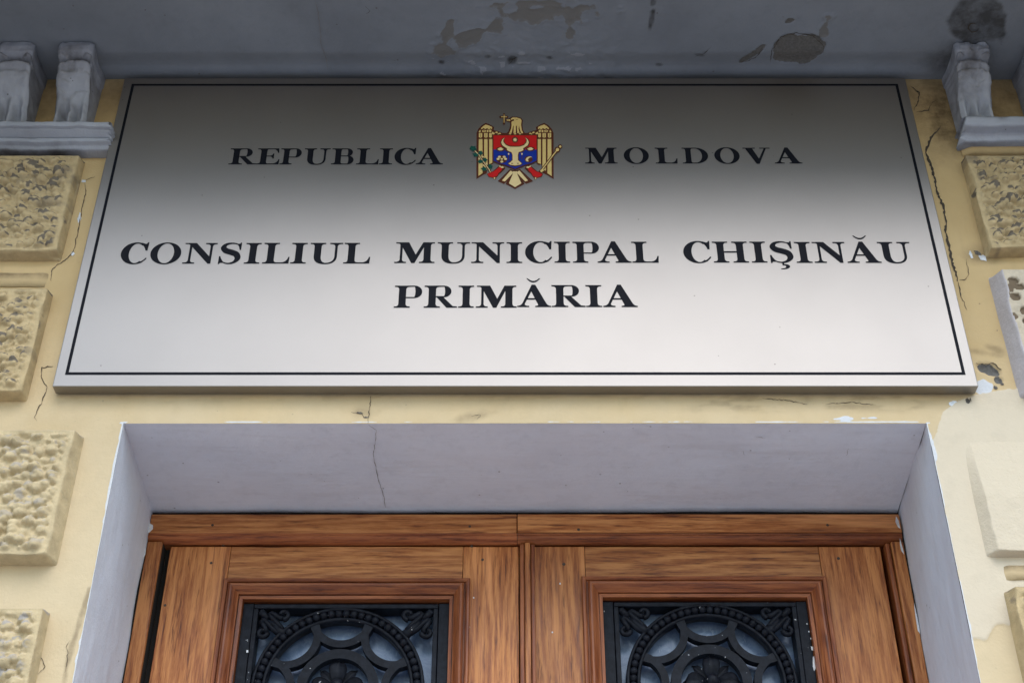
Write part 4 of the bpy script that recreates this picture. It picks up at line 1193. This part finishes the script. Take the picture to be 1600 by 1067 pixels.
# painter's smears of white on the wood beside the jamb
def smear(pts, y):
    flat2d('paint_smear', [[(U(a, b, y)[0], U(a, b, y)[2]) for a, b in pts]], y, M['paintdrip'], frame)
smear([(233, 812), (235, 818), (239, 820), (239, 826), (234, 831), (231, 833), (230, 827), (232, 820)], YF - 0.001)
smear([(1400, 806), (1404, 813), (1407, 826), (1403, 823), (1399, 815)], YF - 0.004)
smear([(1406, 840), (1411, 858), (1413, 866), (1408, 860), (1406, 850)], YF + 0.003)
smear([(1428, 940), (1434, 966), (1438, 990), (1434, 985), (1430, 960)], YF + 0.003)
smear([(229, 848), (226, 862), (222, 874), (227, 866)], YF + 0.003)
smear([(1300, 794.5), (1340, 793.5), (1396, 792.5), (1398, 796), (1370, 797), (1330, 797.5)], YF + 0.0155)

# ------------------------------------------------------------------ door leaves
def mould_piece(name, xa, xb, za, zb, mat, parent, y, prof):
    """one side of a mitred frame: outer edge from (xa,za) to (xb,zb), the inside lies to the left of the direction"""
    d = Vector((xb - xa, 0, zb - za)); ln = d.length; d.normalize()
    nrm = Vector((-d.z, 0, d.x))
    k = len(prof)
    vs = []
    for e in (0, 1):
        for t, h in prof:
            base = Vector((xa, y, za)) + d * (t if e == 0 else ln - t) + nrm * t
            vs.append((base.x, y - h, base.z))
    fs = [[i, i + 1, k + i + 1, k + i] for i in range(k - 1)]
    o = mesh(name, vs, fs, mat, parent)
    return o
MPROF = [(0, -0.002), (0, 0.010), (0.002, 0.0135), (0.006, 0.014), (0.0095, 0.012), (0.011, 0.0065), (0.0135, 0.0065), (0.0145, 0.016), (0.018, 0.0195), (0.022, 0.019),
         (0.029, 0.0125), (0.034, 0.006), (0.0365, 0.004), (0.037, -0.003), (0.0385, -0.003), (0.039, 0.001), (0.046, -0.001), (0.0465, -0.05)]

def build_leaf(label, x0, x1, xj0, xj1, mo, op, rc, astragal, side):
    """x0,x1 leaf edges; xj0,xj1 stile joints; mo outer moulding (xl,xr,ztop); op opening; rc ring centre and radius"""
    d = thing('door', label, 'door', ((x0 + x1) / 2, YL, 0), 'pair of oak door leaves')
    zt = zl_top - 0.004
    zr = mo[2]
    box('stile', x0, xj0 - 0.0004, YL, YL + 0.05, 0.02, zt, M['wood_v'], d, 0.0012)
    box('stile', xj1 + 0.0004, x1, YL, YL + 0.05, 0.02, zt - 0.0005, M['wood_v'], d, 0.0012)
    box('rail', xj0 + 0.0004, xj1 - 0.0004, YL + 0.0006, YL + 0.0494, zr - 0.012, zt, M['wood_h'], d, 0.0012)
    zbot = rc[1] - rc[2] - (zr - (rc[1] + rc[2]))        # the panel is square: bottom edge of the moulding
    box('rail', xj0 + 0.0004, xj1 - 0.0004, YL + 0.0006, YL + 0.0494, zbot - 0.16, zbot + 0.012, M['wood_h'], d, 0.0012)
    box('panel', xj0 - 0.01, xj1 + 0.01, YL + 0.012, YL + 0.04, 0.22, zbot - 0.16, M['wood_v'], d, 0.001)
    box('rail', xj0 + 0.0004, xj1 - 0.0004, YL + 0.0006, YL + 0.0494, 0.02, 0.22, M['wood_h'], d, 0.0012)
    # mitred moulding round the grille
    ml, mr = mo[0], mo[1]
    mould_piece('moulding', mr, ml, zr, zr, M['mould_h'], d, YL, MPROF)
    mould_piece('moulding', ml, ml, zr, zbot, M['mould_v'], d, YL, MPROF)
    mould_piece('moulding', ml, mr, zbot, zbot, M['mould_h'], d, YL, MPROF)
    mould_piece('moulding', mr, mr, zbot, zr, M['mould_v'], d, YL, MPROF)
    YG = YL + 0.012
    a0, a1 = ml + 0.0462, mr - 0.0462
    zt_, zb_ = zr - 0.0462, zbot + 0.0462
    cx, cz, R = rc
    pane = mesh('glass_pane', [(a0 - 0.01, YG + 0.046, zb_ - 0.01), (a1 + 0.01, YG + 0.046, zb_ - 0.01), (a1 + 0.01, YG + 0.046, zt_ + 0.01), (a0 - 0.01, YG + 0.046, zt_ + 0.01)], [[0, 1, 2, 3]], M['glass'], d)
    # iron grille: outer liner, frame, ring, scallops, hub, flower, corner scrolls
    gr = bpy.data.objects.new('grille', None)
    attach(gr, (cx, YG, cz), d)
    lw = 0.0235
    box('liner_bar', a0 + 0.0005, a0 + lw, YG + 0.003, YG + 0.045, zb_, zt_ - 0.004, M['iron'], gr, 0.001)
    box('liner_bar', a1 - lw, a1 - 0.0005, YG + 0.003, YG + 0.045, zb_, zt_ - 0.004, M['iron'], gr, 0.001)
    fw = 0.0105
    f0, f1 = a0 + lw + 0.0012, a1 - lw - 0.0012
    ft, fb = zt_ - 0.0065, zb_ + 0.0065
    box('frame_bar', f0, f1, YG, YG + 0.04, ft - fw, ft, M['iron'], gr, 0.0016)
    box('frame_bar', f0, f1, YG, YG + 0.04, fb, fb + fw, M['iron'], gr, 0.0016)
    box('frame_bar', f0, f0 + fw, YG + 0.0004, YG + 0.04, fb + fw + 0.0002, ft - fw - 0.0002, M['iron'], gr, 0.0016)
    box('frame_bar', f1 - fw, f1, YG + 0.0004, YG + 0.04, fb + fw + 0.0002, ft - fw - 0.0002, M['iron'], gr, 0.0016)
    # ring turned from a profile: raised rim, sunk bead track, raised inner rim
    pr = [(1.0, 0.028), (1.0, 0.004), (0.99, 0.001), (0.965, 0.001), (0.955, 0.006), (0.953, 0.012), (0.88, 0.012), (0.875, 0.006), (0.870, 0.003), (0.845, 0.003), (0.832, 0.006), (0.832, 0.030)]
    ns, k = 96, len(pr)
    vs = [(cx + R * r * math.cos(2 * math.pi * i / ns), YG + y - 0.002, cz + R * r * math.sin(2 * math.pi * i / ns)) for i in range(ns) for r, y in pr]
    fs = [[i * k + j, i * k + (j + 1) % k, ((i + 1) % ns) * k + (j + 1) % k, ((i + 1) % ns) * k + j] for i in range(ns) for j in range(k)]
    mesh('ring', vs, [f[::-1] for f in fs], M['iron'], gr, True)
    # scalloped web: eight arcs bulging to the hub, between the inner rim and the hub
    polys = []
    def pol(r, a): return (cx + R * r * math.cos(a), cz + R * r * math.sin(a))
    for q in range(8):
        am = math.radians(90 + 45 * q)
        ca, ra, rb = 0.89, 0.305, 0.395      # arc centre (on the rim side), inner and outer radius
        ccx, ccz = cx + R * ca * math.cos(am), cz + R * ca * math.sin(am)
        ext = math.radians(70)
        A = [am + math.pi - ext + 2 * ext * i / 26 for i in range(27)]
        polys.append([(ccx + R * ra * math.cos(t), ccz + R * ra * math.sin(t)) for t in A] + [(ccx + R * rb * math.cos(t), ccz + R * rb * math.sin(t)) for t in A[::-1]])
    polys += [[pol(0.475, 2 * math.pi * i / 48) for i in range(25)] + [pol(0.36, 2 * math.pi * i / 48) for i in range(24, -1, -1)],
              [pol(0.475, 2 * math.pi * i / 48) for i in range(24, 49)] + [pol(0.36, 2 * math.pi * i / 48) for i in range(48, 23, -1)]]
    lim = R * 0.845
    polys = [[(cx + (a - cx) * min(1, lim / max(1e-6, math.hypot(a - cx, b - cz))), cz + (b - cz) * min(1, lim / max(1e-6, math.hypot(a - cx, b - cz)))) for a, b in p] for p in polys]
    extrude2d('web', polys, YG + 0.0035, YG + 0.026, M['iron'], gr)
    # beads
    bm = bmesh.new()
    bmesh.ops.create_uvsphere(bm, u_segments=12, v_segments=8, radius=R * 0.047)
    bme = bpy.data.meshes.new('bead'); bm.to_mesh(bme); bm.free()
    bme.polygons.foreach_set('use_smooth', [True] * len(bme.polygons)); bme.materials.append(M['iron'])
    for q in range(64):
        a = 2 * math.pi * (q + 0.5) / 64
        b = bpy.data.objects.new('bead', bme)
        attach(b, (cx + R * 0.9165 * math.cos(a), YG + 0.001, cz + R * 0.9165 * math.sin(a)), gr)
    # flower: four cupped petals, four narrow leaves and a ball
    def petal(am, ln, wd, lift, name):
        n_, m_ = 9, 9
        vs = []
        for i in range(n_):
            t = i / (n_ - 1)
            w = wd * (0.35 + 0.65 * math.sin(math.pi / 2 * t / 0.58) if t < 0.58 else math.sqrt(max(0.004, 1 - ((t - 0.58) / 0.42) ** 2)))
            for j in range(m_):
                s = -1 + 2 * j / (m_ - 1)
                r = 0.05 * R + ln * t - abs(s) ** 2 * ln * 0.10 * t
                hgt = lift * math.sin(math.pi * t * 0.85) + 0.35 * wd * s * s * (0.3 + t) - 0.004 * math.exp(-(s / 0.18) ** 2) * t
                vs.append((cx + r * math.cos(am) - w * s * math.sin(am), YG + 0.010 - hgt, cz + r * math.sin(am) + w * s * math.cos(am)))
        back = [(a, b + 0.004, c) for a, b, c in vs]
        f = [list(map(int, q)) for q in gridfaces(n_, m_)]
        N_ = len(vs)
        f2 = [[i + N_ for i in q[::-1]] for q in f]
        rim = [j for j in range(m_)] + [i * m_ + m_ - 1 for i in range(1, n_)] + [(n_ - 1) * m_ + j for j in range(m_ - 2, -1, -1)] + [i * m_ for i in range(n_ - 2, 0, -1)]
        f3 = [[rim[i], rim[(i + 1) % len(rim)], rim[(i + 1) % len(rim)] + N_, rim[i] + N_] for i in range(len(rim))]
        mesh(name, vs + back, [q[::-1] for q in f] + [q[::-1] for q in f2] + f3, M['iron'], gr, True)
    for q in range(4): petal(math.radians(90 + 90 * q), 0.29 * R, 0.105 * R, 0.012, 'petal')
    for q in range(4): petal(math.radians(45 + 90 * q), 0.26 * R, 0.05 * R, 0.006, 'sepal')
    bm = bmesh.new()
    bmesh.ops.create_uvsphere(bm, u_segments=16, v_segments=10, radius=R * 0.085)
    for q in bm.verts: q.co += Vector((cx, YG - 0.004, cz))
    frombm('flower_ball', bm, M['iron'], gr, True)
    # corner scrolls
    for sx in (-1, 1):
        for sz in (-1, 1):
            kx, kz = (f0 + fw) if sx < 0 else (f1 - fw), (ft - fw) if sz > 0 else (fb + fw)
            bm = bmesh.new()
            def T(a, b, dy=0.0):     # a along the frame's level bar from the corner, b down the upright, metres
                return (kx - sx * a, YG + 0.008 + dy, kz - sz * b)
            s = R / 0.2
            for swap in (0, 1):
                def Q(a, b, dy=0.0): return T(a * s, b * s, dy) if not swap else T(b * s, a * s, dy)
                main = [(0.062, 0.052), (0.047, 0.035), (0.030, 0.019), (0.026, 0.012), (0.031, 0.009), (0.040, 0.014), (0.050, 0.021), (0.060, 0.0225)]
                tube(bm, [Q(a, b) for a, b in main], [0.006, 0.0065, 0.0062, 0.006, 0.006, 0.0066, 0.0066, 0.006], 8, 1.2)
                spi = [(0.060 + (0.0125 - 0.0024 * t / 2.2) * math.sin(t), 0.0145 + (0.0125 - 0.0024 * t / 2.2) * math.cos(t)) for t in [i * 0.42 for i in range(12)]]
                tube(bm, [Q(a, b, -0.002) for a, b in spi], [0.0062 - 0.00016 * i for i in range(12)], 8, 1.2)
                tube(bm, [Q(0.060, 0.012, 0.001), Q(0.0605, 0.0125, 0.001), Q(0.061, 0.013, 0.001)], [0.007, 0.007, 0.006], 8, 1.0)
                tube(bm, [Q(0.014, 0.004), Q(0.008, 0.007), Q(0.006, 0.015)], [0.006, 0.008, 0.005], 8, 1.2)
            tube(bm, [T(0.066 * s, 0.066 * s), T(0.052 * s, 0.052 * s), T(0.036 * s, 0.036 * s), T(0.028 * s, 0.028 * s)], [0.013, 0.010, 0.0075, 0.004], 8, 0.9)
            tube(bm, [T(0.024 * s, 0.024 * s), T(0.012 * s, 0.012 * s), T(0.006 * s, 0.006 * s)], [0.006, 0.009, 0.006], 8, 1.2)
            frombm('corner_scroll', bm, M['iron'], gr, True)
    # chipped paint on the liner
    return d, gr, YG

def rc_of(u0, vt, u_l, u_r, vb, yg):
    cx = (UX(u_l, vb, yg) + UX(u_r, vb, yg)) / 2
    R = (UX(u_r, vb, yg) - UX(u_l, vb, yg)) / 2
    return (cx, UZ(vt, yg) - R, R)
YG_ = YL + 0.012
lx0 = (UX(268, 845, YL) + UX(250, 960, YL)) / 2
dl, gl, yg = build_leaf('left oak door leaf, plain inner edge beside the centre strip', lx0, UX(810.5, 900, YL), (UX(361, 848, YL) + UX(357, 896, YL)) / 2, UX(724, 850, YL),
           (UX(349.5, 902, YL - 0.012), UX(735, 902, YL - 0.012), UZ(902, YL - 0.012)), None, rc_of(535, 948, 391, 663, 1067, YG_), False, -1)
rx1 = (UX(1372, 842, YL) + UX(1407, 1037, YL)) / 2
dr, gr2, yg = build_leaf('right oak door leaf carrying the moulded centre strip', UX(812, 900, YL), rx1, UX(913, 850, YL), UX(1277, 845, YL),
           (UX(908.5, 899, YL - 0.012), UX(1291, 899, YL - 0.012), UZ(899, YL - 0.012)), None, rc_of(1108, 942, 979, 1247.5, 1067, YG_), True, 1)
# centre strip of three reeds on the right leaf
zt = zl_top - 0.002
for a, b, y in ((812.5, 819.5, 0.010), (820.2, 828.8, 0.016), (829.5, 836, 0.009)):
    box('cover_strip', UX(a, 900, YL - y), UX(b, 900, YL - y), YL - y, YL - 0.0004, 0.02, zt, M['mould_v'] if y < 0.012 else M['wood_v'], dr, 0.0022)
# pegs and nails in the wood
def peg(d, a, b, r=0.0045, y=YL):
    p = U(a, b, y)
    bm = bmesh.new()
    bmesh.ops.create_cone(bm, segments=10, radius1=r, radius2=r * 0.8, depth=0.002, cap_ends=True)
    for q in bm.verts: q.co = Vector((p[0] + q.co.x, p[1] - q.co.z * 0.8, p[2] + q.co.y))
    frombm('peg', bm, M['nail'], d)
for a, b in ((330, 879), (258, 945), (345, 950), (349, 851), (737, 853), (754, 874)): peg(dl, a, b, 0.0036)
for a, b in ((881, 881), (1310, 872), (1262, 846)): peg(dr, a, b, 0.0042)
for a, b in ((332, 820), (734, 822)): peg(frame, a, b, 0.0036, YF)
for a, b in ((904, 827), (1293, 820)): peg(frame, a, b, 0.0038, YF - 0.0025)
# chips of white paint on the woodwork and iron
def chip(d, pts, y):
    v2 = [[(U(a, b, y)[0], U(a, b, y)[2]) for a, b in pts]]
    flat2d('paint_chip', v2, y, M['paintdrip'], d)
chip(gr2, [(1270, 1026), (1272, 1024), (1274, 1035), (1275, 1042), (1272, 1048), (1270, 1040)], yg + 0.002)
chip(gr2, [(1267, 1009), (1270, 1010), (1271, 1016), (1268, 1015)], yg + 0.002)
chip(gl, [(385, 1015), (388, 1015), (388, 1019), (385, 1019)], yg + 0.002)
for a, b in ((1260, 973), (1263, 985), (1266, 996)): chip(gr2, [(a, b), (a + 1.5, b), (a + 1.8, b + 2.4), (a + 0.2, b + 2)], yg + 0.002)
for a, b in ((739, 932), (732, 978)): chip(dl, [(a, b), (a + 2, b), (a + 2.2, b + 2.6), (a, b + 2.4)], YL - 0.0008)
for a, b in ((874, 910), (862, 986)): chip(dr, [(a, b), (a + 2, b), (a + 2.2, b + 2.6), (a, b + 2.4)], YL - 0.0008)
